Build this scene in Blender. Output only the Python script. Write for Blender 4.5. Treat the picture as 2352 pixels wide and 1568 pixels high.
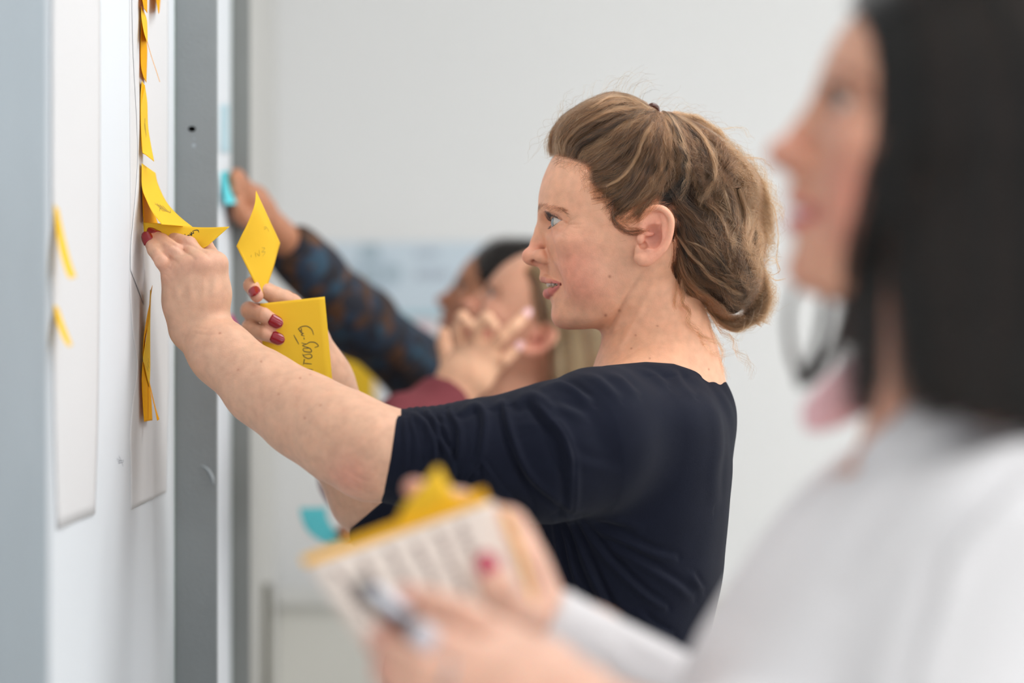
import bpy, math, random, time
import numpy as np
from mathutils import Vector, Matrix
random.seed(7); rng = np.random.default_rng(7)
T0 = time.time()
for o in list(bpy.data.objects): bpy.data.objects.remove(o)
SC = bpy.context.scene
COL = SC.collection
F32 = np.float32

# ------------------------------------------------------------------ camera, light, exposure
FPX = 2352*85.0/36.0            # focal length in picture units (85 mm on a 36 mm sensor)
CAMZ = 1.48
def P(px, py, D):               # a measured picture point at depth D (metres) -> world point
    return np.array([(px-1176.0)/FPX*D, D, CAMZ-(py-784.0)/FPX*D])
cam = bpy.data.cameras.new('camera'); camo = bpy.data.objects.new('camera', cam); COL.objects.link(camo)
camo.location = (0, 0, CAMZ); camo.rotation_euler = (math.radians(90), 0, 0)
SC.cycles.max_bounces = 7; SC.cycles.diffuse_bounces = 4; SC.cycles.glossy_bounces = 3; SC.cycles.transmission_bounces = 4; SC.cycles.caustics_reflective = False; SC.cycles.caustics_refractive = False
cam.lens = 85; cam.sensor_width = 36; cam.clip_start = 0.05
cam.dof.use_dof = True; cam.dof.focus_distance = 2.345; cam.dof.aperture_fstop = 2.2
SC.camera = camo
SC.view_settings.view_transform = 'Standard'; SC.view_settings.look = 'None'
SC.view_settings.gamma = 1; SC.view_settings.use_curve_mapping = False
SC.view_settings.exposure = 0.25
W = bpy.data.worlds.new('sky'); SC.world = W; W.use_nodes = True
bgn = W.node_tree.nodes['Background']; bgn.inputs[0].default_value = (0.86, 0.93, 1.0, 1); bgn.inputs[1].default_value = 1.0
def area(name, loc, rot, sx, sy, power, col=(1, 1, 1)):
    l = bpy.data.lights.new(name, 'AREA'); l.shape = 'RECTANGLE'; l.size = sx; l.size_y = sy
    l.energy = power; l.color = col
    o = bpy.data.objects.new(name, l); COL.objects.link(o); o.location = loc; o.rotation_euler = [math.radians(a) for a in rot]
    return o
# daylight through the windows: a long one behind the camera, one on the right wall; ceiling panels
area('window_light', (0.9, -2.9, 1.75), (90, 0, 0), 3.4, 1.9, 35, (0.95, 0.98, 1.0))
area('window_light', (3.35, 3.3, 2.1), (90, 0, 90), 2.2, 1.0, 17, (1.0, 0.94, 0.86))
area('window_light', (3.35, 0.4, 1.75), (90, 0, 90), 2.6, 1.7, 26, (0.97, 0.98, 1.0))
for (lx, ly, lp) in ((0.7, 0.6, 8), (0.7, 2.3, 16), (2.3, 2.6, 15)):
    area('ceiling_light', (lx, ly, 2.84), (0, 0, 0), 1.2, 0.6, lp, (1.0, 0.985, 0.96))

# ------------------------------------------------------------------ helpers
def tag(o, label=None, cat=None, group=None, kind=None):
    if label: o['label'] = label
    if cat: o['category'] = cat
    if group: o['group'] = group
    if kind: o['kind'] = kind
    return o
def empty(name, loc, label, cat, group=None):
    o = bpy.data.objects.new(name, None); COL.objects.link(o); o.location = loc
    o.empty_display_size = 0.05
    return tag(o, label, cat, group)
def setparent(o, parent):
    if parent is not None:
        o.parent = parent
        o.matrix_parent_inverse = Matrix.Translation(-Vector(parent.location)) if parent.parent is None else \
            Matrix.Translation(-Vector(parent.parent.location) if parent.type != 'EMPTY' else (0, 0, 0))
    return o
def mesh_obj(name, V, Fq, mat, parent=None, smooth=True, col=None, tris=False):
    V = np.asarray(V, dtype=F32); me = bpy.data.meshes.new(name)
    if isinstance(Fq, np.ndarray):
        k = Fq.shape[1]; n = len(Fq)
        me.vertices.add(len(V)); me.vertices.foreach_set('co', V.ravel())
        me.loops.add(n*k); me.loops.foreach_set('vertex_index', Fq.astype(np.int32).ravel())
        me.polygons.add(n); me.polygons.foreach_set('loop_start', np.arange(0, n*k, k, dtype=np.int32))
        me.polygons.foreach_set('loop_total', np.full(n, k, dtype=np.int32))
        me.update(calc_edges=True)
    else:
        me.from_pydata([tuple(map(float, v)) for v in V], [], [tuple(f) for f in Fq]); me.update()
    if smooth: me.polygons.foreach_set('use_smooth', np.ones(len(me.polygons), dtype=bool))
    if col is not None:
        a = me.color_attributes.new('Col', 'FLOAT_COLOR', 'POINT')
        c4 = np.ones((len(V), 4), dtype=F32); c4[:, :3] = col
        a.data.foreach_set('color', c4.ravel())
    me.validate(); me.update()
    o = bpy.data.objects.new(name, me); COL.objects.link(o)
    if mat is not None: me.materials.append(mat)
    return setparent(o, parent)
def box_vf(lo, hi, bev=0.0):
    x0, y0, z0 = lo; x1, y1, z1 = hi
    V = [(x0,y0,z0),(x1,y0,z0),(x1,y1,z0),(x0,y1,z0),(x0,y0,z1),(x1,y0,z1),(x1,y1,z1),(x0,y1,z1)]
    Fs = [(0,3,2,1),(4,5,6,7),(0,1,5,4),(1,2,6,5),(2,3,7,6),(3,0,4,7)]
    return V, Fs
def box(name, lo, hi, mat, parent=None, bevel=0.0):
    V, Fs = box_vf(lo, hi)
    o = mesh_obj(name, V, Fs, mat, parent, smooth=False)
    if bevel > 0:
        m = o.modifiers.new('bevel', 'BEVEL'); m.width = bevel; m.segments = 2
    return o
def catmull(pts, n):
    p = np.asarray(pts, float)
    if len(p) == 2:
        t = np.linspace(0, 1, n)[:, None]; return p[0]*(1-t)+p[1]*t
    q = np.vstack([2*p[0]-p[1], p, 2*p[-1]-p[-2]])
    seg = len(p)-1; u = np.linspace(0, seg, n); i = np.minimum(u.astype(int), seg-1); t = (u-i)[:, None]
    a, b, c, d = q[i], q[i+1], q[i+2], q[i+3]
    return 0.5*((2*b)+(-a+c)*t+(2*a-5*b+4*c-d)*t*t+(-a+3*b-3*c+d)*t**3)
def tube(name, pts, rad, mat, parent=None, sides=8, n=None):
    pts = catmull(pts, n or (len(pts)*4)); m = len(pts)
    r = np.interp(np.linspace(0, 1, m), np.linspace(0, 1, len(rad)), rad) if hasattr(rad, '__len__') else np.full(m, rad)
    V = []; up = np.array([0.13, 0.91, 0.3])
    T = np.gradient(pts, axis=0); T /= np.linalg.norm(T, axis=1)[:, None]+1e-9
    for i in range(m):
        a = np.cross(T[i], up); a /= np.linalg.norm(a)+1e-9; b = np.cross(T[i], a)
        for k in range(sides):
            w = 2*math.pi*k/sides; V.append(pts[i]+r[i]*(math.cos(w)*a+math.sin(w)*b))
    Fs = []
    for i in range(m-1):
        for k in range(sides):
            k2 = (k+1) % sides; Fs.append((i*sides+k, i*sides+k2, (i+1)*sides+k2, (i+1)*sides+k))
    Fs.append(tuple(range(sides-1, -1, -1))); Fs.append(tuple((m-1)*sides+k for k in range(sides)))
    return mesh_obj(name, V, Fs, mat, parent)

def sphere_vf(c, r, nu=40, nv=20):
    r = np.ones(3)*r; V = []; Fs = []
    for j in range(nv+1):
        for i in range(nu):
            th = math.pi*j/nv; ph = 2*math.pi*i/nu
            V.append((c[0]+r[0]*math.sin(th)*math.cos(ph), c[1]+r[1]*math.sin(th)*math.sin(ph), c[2]+r[2]*math.cos(th)))
    for j in range(nv):
        for i in range(nu): Fs.append((j*nu+i, (j+1)*nu+i, (j+1)*nu+(i+1) % nu, j*nu+(i+1) % nu))
    return np.array(V), np.array(Fs)
# ------------------------------------------------------------------ materials
def mat_base(name):
    m = bpy.data.materials.new(name); m.use_nodes = True
    return m, m.node_tree, m.node_tree.nodes['Principled BSDF']
def simple(name, col, rough=0.6, spec=0.5, bump=0.0, scale=200, var=0.0, vscale=6, metal=0, sheen=0, transl=0.0, coat=0):
    m, t, b = mat_base(name)
    b.inputs['Base Color'].default_value = (*col, 1); b.inputs['Roughness'].default_value = rough
    b.inputs['Specular IOR Level'].default_value = spec; b.inputs['Metallic'].default_value = metal
    b.inputs['Sheen Weight'].default_value = sheen; b.inputs['Coat Weight'].default_value = coat
    if transl > 0:
        b.inputs['Transmission Weight'].default_value = 0
        tr = t.nodes.new('ShaderNodeBsdfTranslucent'); tr.inputs[0].default_value = (*col, 1)
        mx = t.nodes.new('ShaderNodeMixShader'); mx.inputs[0].default_value = transl
        t.links.new(b.outputs[0], mx.inputs[1]); t.links.new(tr.outputs[0], mx.inputs[2])
        t.links.new(mx.outputs[0], t.nodes['Material Output'].inputs[0])
    tc = t.nodes.new('ShaderNodeTexCoord')
    if var > 0:
        n = t.nodes.new('ShaderNodeTexNoise'); n.inputs['Scale'].default_value = vscale; n.inputs['Detail'].default_value = 4
        t.links.new(tc.outputs['Object'], n.inputs['Vector'])
        mr = t.nodes.new('ShaderNodeMapRange'); mr.inputs[1].default_value = 0.25; mr.inputs[2].default_value = 0.75
        mr.inputs[3].default_value = 1-var; mr.inputs[4].default_value = 1+var
        t.links.new(n.outputs['Fac'], mr.inputs[0])
        vm = t.nodes.new('ShaderNodeVectorMath'); vm.operation = 'SCALE'; vm.inputs[0].default_value = col
        t.links.new(mr.outputs[0], vm.inputs['Scale']); t.links.new(vm.outputs[0], b.inputs['Base Color'])
    if bump > 0:
        n = t.nodes.new('ShaderNodeTexNoise'); n.inputs['Scale'].default_value = scale; n.inputs['Detail'].default_value = 3
        t.links.new(tc.outputs['Object'], n.inputs['Vector'])
        bp = t.nodes.new('ShaderNodeBump'); bp.inputs['Strength'].default_value = bump; bp.inputs['Distance'].default_value = 0.001
        t.links.new(n.outputs['Fac'], bp.inputs['Height']); t.links.new(bp.outputs[0], b.inputs['Normal'])
    return m
def skin_mat(name, sss=0.25, rough=0.5, bump=0.45):
    m, t, b = mat_base(name)
    at = t.nodes.new('ShaderNodeAttribute'); at.attribute_name = 'Col'
    tc = t.nodes.new('ShaderNodeTexCoord')
    n = t.nodes.new('ShaderNodeTexNoise'); n.inputs['Scale'].default_value = 95; n.inputs['Detail'].default_value = 5
    t.links.new(tc.outputs['Object'], n.inputs['Vector'])
    mr = t.nodes.new('ShaderNodeMapRange'); mr.inputs[1].default_value = 0.3; mr.inputs[2].default_value = 0.7
    mr.inputs[3].default_value = 0.90; mr.inputs[4].default_value = 1.08
    t.links.new(n.outputs['Fac'], mr.inputs[0])
    # blotches: redder where a coarse noise is high
    n2 = t.nodes.new('ShaderNodeTexNoise'); n2.inputs['Scale'].default_value = 55; n2.inputs['Detail'].default_value = 5; n2.inputs['Roughness'].default_value = .7
    t.links.new(tc.outputs['Object'], n2.inputs['Vector'])
    cr = t.nodes.new('ShaderNodeMapRange'); cr.inputs[1].default_value = 0.4; cr.inputs[2].default_value = 0.75
    cr.inputs[3].default_value = 0.0; cr.inputs[4].default_value = 0.32
    t.links.new(n2.outputs['Fac'], cr.inputs[0])
    mx = t.nodes.new('ShaderNodeMixRGB'); mx.blend_type = 'MULTIPLY'; mx.inputs[2].default_value = (1.0, 0.80, 0.76, 1)
    t.links.new(cr.outputs[0], mx.inputs[0]); t.links.new(at.outputs['Color'], mx.inputs[1])
    vm = t.nodes.new('ShaderNodeVectorMath'); vm.operation = 'SCALE'
    t.links.new(mx.outputs[0], vm.inputs[0]); t.links.new(mr.outputs[0], vm.inputs['Scale'])
    t.links.new(vm.outputs[0], b.inputs['Base Color'])
    b.inputs['Roughness'].default_value = rough; b.inputs['Specular IOR Level'].default_value = 0.4
    if sss > 0:
        b.inputs['Subsurface Weight'].default_value = sss; b.inputs['Subsurface Radius'].default_value = (1.0, 0.35, 0.2)
        b.inputs['Subsurface Scale'].default_value = 0.006
    nb = t.nodes.new('ShaderNodeTexNoise'); nb.inputs['Scale'].default_value = 900; nb.inputs['Detail'].default_value = 3
    t.links.new(tc.outputs['Object'], nb.inputs['Vector'])
    bp = t.nodes.new('ShaderNodeBump'); bp.inputs['Strength'].default_value = bump; bp.inputs['Distance'].default_value = 0.0006
    t.links.new(nb.outputs['Fac'], bp.inputs['Height']); t.links.new(bp.outputs[0], b.inputs['Normal'])
    return m
def hair_mat(name, dark, light, rough=0.35, rand=0.5):
    m, t, b = mat_base(name)
    at = t.nodes.new('ShaderNodeAttribute'); at.attribute_name = 'tint'
    hi = t.nodes.new('ShaderNodeHairInfo')
    ad = t.nodes.new('ShaderNodeMath'); ad.operation = 'MULTIPLY_ADD'; ad.inputs[1].default_value = rand; 
    t.links.new(hi.outputs['Random'], ad.inputs[0]); t.links.new(at.outputs['Fac'], ad.inputs[2])
    mx = t.nodes.new('ShaderNodeMixRGB'); mx.inputs[1].default_value = (*dark, 1); mx.inputs[2].default_value = (*light, 1)
    t.links.new(ad.outputs[0], mx.inputs[0]); mx.use_clamp = True
    h = t.nodes.new('ShaderNodeBsdfHairPrincipled'); h.parametrization = 'COLOR'; h.model = 'CHIANG'
    h.inputs['Roughness'].default_value = rough; h.inputs['Radial Roughness'].default_value = 0.5
    t.links.new(mx.outputs[0], h.inputs['Color'])
    t.links.new(h.outputs[0], t.nodes['Material Output'].inputs[0])
    return m

# ------------------------------------------------------------------ implicit surfaces
def ell(p, c, r, R=None):
    q = p-np.asarray(c, F32)
    if R is not None: q = q@np.asarray(R, F32).T
    r = np.asarray(r, F32)
    a = q/r; k0 = np.sqrt((a*a).sum(1)); b = a/r; k1 = np.sqrt((b*b).sum(1))+1e-9
    return k0*(k0-1)/k1
def cap(p, a, b, ra, rb=None):
    if rb is None: rb = ra
    a = np.asarray(a, F32); b = np.asarray(b, F32); ba = b-a; pa = p-a
    h = np.clip(pa@ba/(ba@ba+1e-12), 0, 1)
    d = pa-h[:, None]*ba
    return np.sqrt((d*d).sum(1))-(ra+(rb-ra)*h)
def smin(a, b, k):
    h = np.maximum(k-np.abs(a-b), 0)/k
    return np.minimum(a, b)-h*h*k*0.25
def smax(a, b, k): return -smin(-a, -b, k)
def chain(p, pts, rs, k):
    d = None
    for i in range(len(pts)-1):
        e = cap(p, pts[i], pts[i+1], rs[i], rs[i+1])
        d = e if d is None else smin(d, e, k)
    return d
class Sdf:
    """a list of local operations: add / cut with smooth radius k, each limited to a bounding ball"""
    def __init__(s, base): s.base = base; s.ops = []
    def add(s, fn, k, c=None, R=None): s.ops.append(('a', fn, k, c, R)); return s
    def cut(s, fn, k, c=None, R=None): s.ops.append(('c', fn, k, c, R)); return s
    def addE(s, c, r, k, R=None): return s.add(lambda p: ell(p, c, r, R), k, c, max(r)+k)
    def cutE(s, c, r, k, R=None): return s.cut(lambda p: ell(p, c, r, R), k, c, max(r)+k)
    def addC(s, pts, rs, k, kk=None, n=0):
        if n: rs = list(np.interp(np.linspace(0, 1, n), np.linspace(0, 1, len(rs)), rs)); pts = catmull(pts, n)
        pts = np.asarray(pts, F32); c = (pts.min(0)+pts.max(0))/2; R = np.linalg.norm(pts-c, axis=1).max()+max(rs)+k
        kk = kk or min(rs)
        return s.add(lambda p: chain(p, pts, rs, kk), k, c, R)
    def cutC(s, pts, rs, k, kk=None):
        pts = np.asarray(pts, F32); c = (pts.min(0)+pts.max(0))/2; R = np.linalg.norm(pts-c, axis=1).max()+max(rs)+k
        kk = kk or min(rs)
        return s.cut(lambda p: chain(p, pts, rs, kk), k, c, R)
    def disp(s, fn, c, R): s.ops.append(('d', fn, 0, c, R)); return s
    def groove(s, pts, w, dep, n=24):        # carve (dep>0) or raise a line
        pts = catmull(pts, n).astype(F32); c = (pts.min(0)+pts.max(0))/2; R = np.linalg.norm(pts-c, axis=1).max()+3*w
        ta = np.linspace(0, 1, n)
        def fn(p):
            best = None; bt = None
            for i in range(n-1):
                a, b = pts[i], pts[i+1]; ba = b-a; pa = p-a
                h = np.clip(pa@ba/(ba@ba+1e-12), 0, 1); e = ((pa-h[:, None]*ba)**2).sum(1)
                if best is None: best = e; bt = h*ta[1]
                else:
                    m = e < best; best = np.where(m, e, best); bt = np.where(m, (i+h)*ta[1], bt)
            return (dep*np.exp(-best/(w*w))*np.clip(np.sin(np.pi*np.clip(bt, 0, 1)), 0, 1)**0.5).astype(F32)
        return s.disp(fn, c, R)
    def groove_px(s, lines, w, dep, y0, y1):      # lines seen from the front, pressed into whatever surface lies between depths y0 and y1
        L_ = [catmull(np.array(l, float), max(6, 4*len(l))) for l in lines]
        def fn(p):
            out = np.zeros(len(p), F32); X = p[:, 0]/p[:, 1]*FPX+1176; Y = 784-(p[:, 2]-CAMZ)/p[:, 1]*FPX
            band = (p[:, 1] > y0) & (p[:, 1] < y1)
            for q in L_:
                lo, hi = q.min(0)-3*w, q.max(0)+3*w
                m = np.flatnonzero(band & (X > lo[0]) & (X < hi[0]) & (Y > lo[1]) & (Y < hi[1]))
                if len(m) == 0: continue
                best = np.full(len(m), 1e9); tt = np.zeros(len(m)); n = len(q)-1
                for i in range(n):
                    a, b = q[i], q[i+1]; ba = b-a; px, py = X[m]-a[0], Y[m]-a[1]; u = np.clip((px*ba[0]+py*ba[1])/(ba@ba+1e-9), 0, 1)
                    e = (px-u*ba[0])**2+(py-u*ba[1])**2; k = e < best; best = np.where(k, e, best); tt = np.where(k, (i+u)/n, tt)
                out[m] += dep*np.exp(-best/(w*w))*np.clip(np.sin(np.pi*(tt*.9+.05)), 0, 1)**.5
            return out
        s.ops.append(('d', fn, 0, None, None)); return s
    def push(s, c, r, dep):                  # press in (dep>0) or pull out a soft blob
        cc = np.asarray(c, F32); rr = np.asarray(r, F32)*np.ones(3, F32)
        return s.disp(lambda p: (dep*np.exp(-(((p-cc)/rr)**2).sum(1))).astype(F32), c, float(rr.max())*2.6)
    def __call__(s, p, margin=0.008):
        d = s.base(p)
        for (t, fn, k, c, R) in s.ops:
            if c is None: m = slice(None); q = p
            else:
                m = np.flatnonzero(((p-np.asarray(c, F32))**2).sum(1) < (R+margin*s.unit)**2)
                if len(m) == 0: continue
                q = p[m]
            e = fn(q)
            if t == 'd': d[m] = d[m]+e
            else: d[m] = smin(d[m], e, k) if t == 'a' else smax(d[m], -e, k)
        return d
    unit = 1.0
def polygonize(fn, lo, hi, h, cf=4, fudge=1.6, newton=1, band=None):
    lo = np.asarray(lo, float); hi = np.asarray(hi, float)
    N = np.ceil((hi-lo)/(h*cf)).astype(int)
    ax = [lo[i]+(np.arange(N[i])+0.5)*h*cf-0.5*h for i in range(3)]
    cp = np.stack(np.meshgrid(*ax, indexing='ij'), -1).reshape(-1, 3).astype(F32)
    dc = fn(cp)
    act = np.abs(dc) < h*cf*0.9*fudge
    A = act.reshape(N)
    Dc = np.where(dc < 0, -1.0, 1.0).astype(F32).reshape(N)
    Fv = np.repeat(np.repeat(np.repeat(Dc, cf, 0), cf, 1), cf, 2)
    bi = np.argwhere(A)
    off = np.stack(np.meshgrid(*[np.arange(cf)]*3, indexing='ij'), -1).reshape(-1, 3)
    CH = 40000
    for s in range(0, len(bi), CH//1):
        ii = (bi[s:s+CH, None, :]*cf+off[None]).reshape(-1, 3)
        pts = (lo+ii*h).astype(F32)
        Fv[ii[:, 0], ii[:, 1], ii[:, 2]] = fn(pts)
    # close at the box sides
    for a in range(3):
        sl = [slice(None)]*3; sl[a] = 0; Fv[tuple(sl)] = np.maximum(Fv[tuple(sl)], 0.3*h)
        sl[a] = -1; Fv[tuple(sl)] = np.maximum(Fv[tuple(sl)], 0.3*h)
    S = Fv < 0
    c0 = S[:-1, :-1, :-1]; allin = c0.copy(); anyin = c0.copy()
    for dx in (0, 1):
        for dy in (0, 1):
            for dz in (0, 1):
                if dx+dy+dz == 0: continue
                q = S[dx:S.shape[0]-1+dx, dy:S.shape[1]-1+dy, dz:S.shape[2]-1+dz]
                allin &= q; anyin |= q
    cells = np.argwhere(anyin & ~allin)
    idx = np.full(c0.shape, -1, np.int32); idx[cells[:, 0], cells[:, 1], cells[:, 2]] = np.arange(len(cells))
    corner = np.zeros((8, len(cells)), F32); cofs = [(a, b, c) for a in (0, 1) for b in (0, 1) for c in (0, 1)]
    for k, (a, b, c) in enumerate(cofs): corner[k] = Fv[cells[:, 0]+a, cells[:, 1]+b, cells[:, 2]+c]
    acc = np.zeros((len(cells), 3)); cnt = np.zeros(len(cells))
    for k1 in range(8):
        for ax_ in range(3):
            o1 = np.array(cofs[k1])
            if o1[ax_] == 1: continue
            o2 = o1.copy(); o2[ax_] = 1; k2 = cofs.index(tuple(o2))
            f1, f2 = corner[k1], corner[k2]; m = (f1 < 0) != (f2 < 0)
            t = np.where(m, f1/(f1-f2+1e-20), 0)
            acc += m[:, None]*(o1[None]+t[:, None]*(o2-o1)[None]); cnt += m
    V = lo+(cells+acc/np.maximum(cnt, 1)[:, None])*h
    quads = []
    for a in range(3):
        b, c = (a+1) % 3, (a+2) % 3
        sl1 = [slice(None)]*3; sl2 = [slice(None)]*3; sl1[a] = slice(0, -1); sl2[a] = slice(1, None)
        s1 = S[tuple(sl1)]; s2 = S[tuple(sl2)]
        e = np.argwhere(s1 != s2)
        e = e[(e[:, b] > 0) & (e[:, c] > 0) & (e[:, b] < c0.shape[b]) & (e[:, c] < c0.shape[c])]
        flip = S[e[:, 0], e[:, 1], e[:, 2]]
        def at(db, dc):
            q = e.copy(); q[:, b] += db; q[:, c] += dc
            return idx[q[:, 0], q[:, 1], q[:, 2]]
        q = np.stack([at(-1, -1), at(0, -1), at(0, 0), at(-1, 0)], 1)
        q[~flip] = q[~flip][:, ::-1]
        quads.append(q)
    Q = np.vstack(quads); Q = Q[(Q >= 0).all(1)]
    V = V.astype(F32)
    for _ in range(newton):
        inside = ((V > lo+2*h) & (V < hi-2*h)).all(1)
        g, d = grad(fn, V, h*0.5)
        st = np.clip(d, -0.7*h, 0.7*h)*inside
        V = V-(g*st[:, None]).astype(F32)
    return V, Q
def grad(fn, V, e):
    d = fn(V); g = np.zeros_like(V)
    for a in range(3):
        o = np.zeros(3, F32); o[a] = e
        g[:, a] = (fn(V+o)-fn(V-o))
    n = np.linalg.norm(g, axis=1)[:, None]+1e-9
    return g/n, d
def join_vq(parts):
    Vs, Qs, n = [], [], 0
    for V, Q in parts: Vs.append(V); Qs.append(Q+n); n += len(V)
    return np.vstack(Vs), np.vstack(Qs)
def vnoise(p, s, seed=0):          # cheap smooth noise: a sum of rotated sines
    r = np.random.default_rng(seed); o = np.zeros(len(p))
    for _ in range(6):
        k = r.normal(size=3); k = k/np.linalg.norm(k)*s*r.uniform(0.6, 1.6)
        o += np.sin(p@k+r.uniform(0, 6.28))
    return o/6*1.6
def srgb(r, g, b):
    f = lambda c: (c/255/12.92) if c/255 <= 0.04045 else ((c/255+0.055)/1.055)**2.4
    return (f(r), f(g), f(b))

# ================================================================== the room
BX = -0.366                                   # face of the glass boards
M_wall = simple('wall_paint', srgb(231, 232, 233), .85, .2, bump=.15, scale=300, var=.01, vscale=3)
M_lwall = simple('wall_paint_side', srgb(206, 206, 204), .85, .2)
M_ceil = simple('ceiling_paint', srgb(240, 240, 238), .9, .1)
M_floor = simple('floor_vinyl', srgb(214, 210, 202), .45, .4, var=.04, vscale=8)
M_post = simple('grey_post_paint', srgb(136, 141, 143), .55, .4, bump=.5, scale=420, var=.035, vscale=30)
M_post_near = simple('blue_grey_post_paint', srgb(150, 161, 170), .6, .3, bump=.1, scale=200, var=.05, vscale=9)
M_post_dark = simple('dark_grey_post_paint', srgb(126, 128, 126), .6, .3, var=.03, vscale=20)
M_board = simple('white_glass', srgb(212, 217, 223), .6, .08)
M_gedge = simple('green_glass_edge', srgb(176, 208, 192), .15, .5)
M_black = simple('black_hole', (.003, .003, .003), .9, 0)
M_white = simple('white_lacquer', srgb(230, 230, 228), .5, .4)
M_beige = simple('beige_panel_paint', srgb(234, 233, 227), .6, .3, var=.02, vscale=4)
def struct(o): o['kind'] = 'structure'; return o
XR, YB, YF, ZC, XL = 3.5, 4.62, -3.0, 2.9, -0.45
struct(box('floor', (XL-.15, YF-.15, -.1), (XR+.15, YB+.15, 0), M_floor))
struct(box('ceiling', (XL-.15, YF-.15, ZC), (XR+.15, YB+.15, ZC+.1), M_ceil))
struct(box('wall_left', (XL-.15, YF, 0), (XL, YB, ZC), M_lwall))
struct(box('wall_back', (XL-.15, YB, 0), (XR+.15, YB+.15, ZC), M_wall))
def wall_with_windows(name, axis, at, thick, a0, a1, wins, zs):
    """a wall with window openings, one mesh; axis 'x' means the wall plane is x = at"""
    V, Fs = [], []
    def add(u0, u1, z0, z1):
        lo = (at, u0, z0) if axis == 'x' else (u0, at, z0); hi = (at+thick, u1, z1) if axis == 'x' else (u1, at+thick, z1)
        v, f = box_vf(lo, hi); n = len(V); V.extend(v); Fs.extend([tuple(i+n for i in q) for q in f])
    cur = a0
    for (w0, w1) in wins:
        add(cur, w0, 0, ZC); add(w0, w1, 0, zs[0]); add(w0, w1, zs[1], ZC); cur = w1
    add(cur, a1, 0, ZC)
    return struct(mesh_obj(name, V, Fs, M_wall, None, smooth=False))
wall_with_windows('wall_front', 'y', YF-.15, .15, XL-.15, XR+.15, [(-.3, 2.9)], (.85, 2.6))
wall_with_windows('wall_right', 'x', XR, .15, YF, YB, [(-.9, 1.7), (2.2, 4.4)], (.85, 2.6))
def window(n, axis, at, a0, a1, z0, z1):
    V, Fs = [], []
    def add(u0, u1, q0, q1, t=.06):
        lo = (at, u0, q0) if axis == 'x' else (u0, at, q0); hi = (at+t, u1, q1) if axis == 'x' else (u1, at+t, q1)
        v, f = box_vf(lo, hi); k = len(V); V.extend(v); Fs.extend([tuple(i+k for i in q) for q in f])
    add(a0, a1, z0, z0+.06); add(a0, a1, z1-.06, z1); add(a0, a0+.06, z0+.06, z1-.06); add(a1-.06, a1, z0+.06, z1-.06)
    m = (a0+a1)/2; add(m-.03, m+.03, z0+.06, z1-.06)
    struct(mesh_obj('window_%d' % n, V, Fs, M_white, None, smooth=False))
window(1, 'y', YF-.10, -.3, 2.9, .85, 2.6); window(2, 'x', XR+.04, -.9, 1.7, .85, 2.6); window(3, 'x', XR+.04, 2.2, 4.4, .85, 2.6)
struct(box('baseboard_back', (XL+.002, YB-.045, 0), (XR-.002, YB-.002, .08), M_white, bevel=.004))
# posts of the board wall
def post(lo, hi, mat, n):
    return struct(box('trim_%d' % n, lo, hi, mat, bevel=.0015))
p1 = post((XL, 1.30, 0), (-.3215, 1.68, ZC), M_post_near, 1)
p2 = post((XL, 2.625, 0), (-.3200, 2.631, ZC), M_post, 2)
p2b = post((XL, 2.632, 0), (-.3760, 2.80, ZC), M_post, 4)
p3 = post((XL, 3.155, 0), (-.3420, 3.161, ZC), M_post_dark, 3)
p3b = post((XL, 3.162, 0), (-.3760, 3.30, ZC), M_post_dark, 5)
# screw hole and chips in the paint of the middle post
def disc(name, c, r, th, mat, parent=None, squash=1.0):
    V = [(c[0], c[1]-th, c[2])]; n = 20
    for k in range(n):
        a = 2*math.pi*k/n; V.append((c[0]+r*math.cos(a), c[1]-th, c[2]+r*squash*math.sin(a)))
    for k in range(n):
        a = 2*math.pi*k/n; V.append((c[0]+r*math.cos(a), c[1]+.0005, c[2]+r*squash*math.sin(a)))
    Fs = [(0, 1+(k+1) % n, 1+k) for k in range(n)]+[(1+k, 1+(k+1) % n, 1+n+(k+1) % n, 1+n+k) for k in range(n)]
    return mesh_obj(name, V, Fs, mat, parent, smooth=False)
disc('screw_hole', P(441, 296, 2.625), .0042, .0003, M_black, p2, .72)
for (a, b, r_) in ((445, 334, .0021), (446, 318, .0008)): disc('paint_chip', P(a, b, 2.625), r_, .0002, simple('paint_chip', srgb(160, 167, 176), .5), p2)
tube('paint_chip', [P(462, 1068, 2.6245), P(478, 1078, 2.6245), P(488, 1096, 2.6245), P(491, 1112, 2.6245)], [.0004, .0012, .0016, .0006], simple('paint_scrape', srgb(176, 184, 190), .5), p2, 6)
# glass boards
def board(name_label, y0, y1):
    R = empty('whiteboard', (BX-.01, (y0+y1)/2, 1.5), name_label, 'whiteboard')
    box('glass_panel', (BX-.008, y0, .55), (BX, y1-.0015, 2.55), M_board, R, bevel=.001)
    box('glass_edge', (BX-.008, y1-.0015, .55), (BX+.0002, y1, 2.55), M_gedge, R)
    for z in (.75, 2.35):
        box('spacer', (XL+.002, (y0+y1)/2-.02, z-.02), (BX-.008, (y0+y1)/2+.02, z+.02), M_white, R)
    return R
board('white glass board with the yellow notes, between the two broad grey posts', 1.70, 2.6235)
board('narrow strip of white glass board between the middle and the far grey post', 2.64, 3.152)
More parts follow.
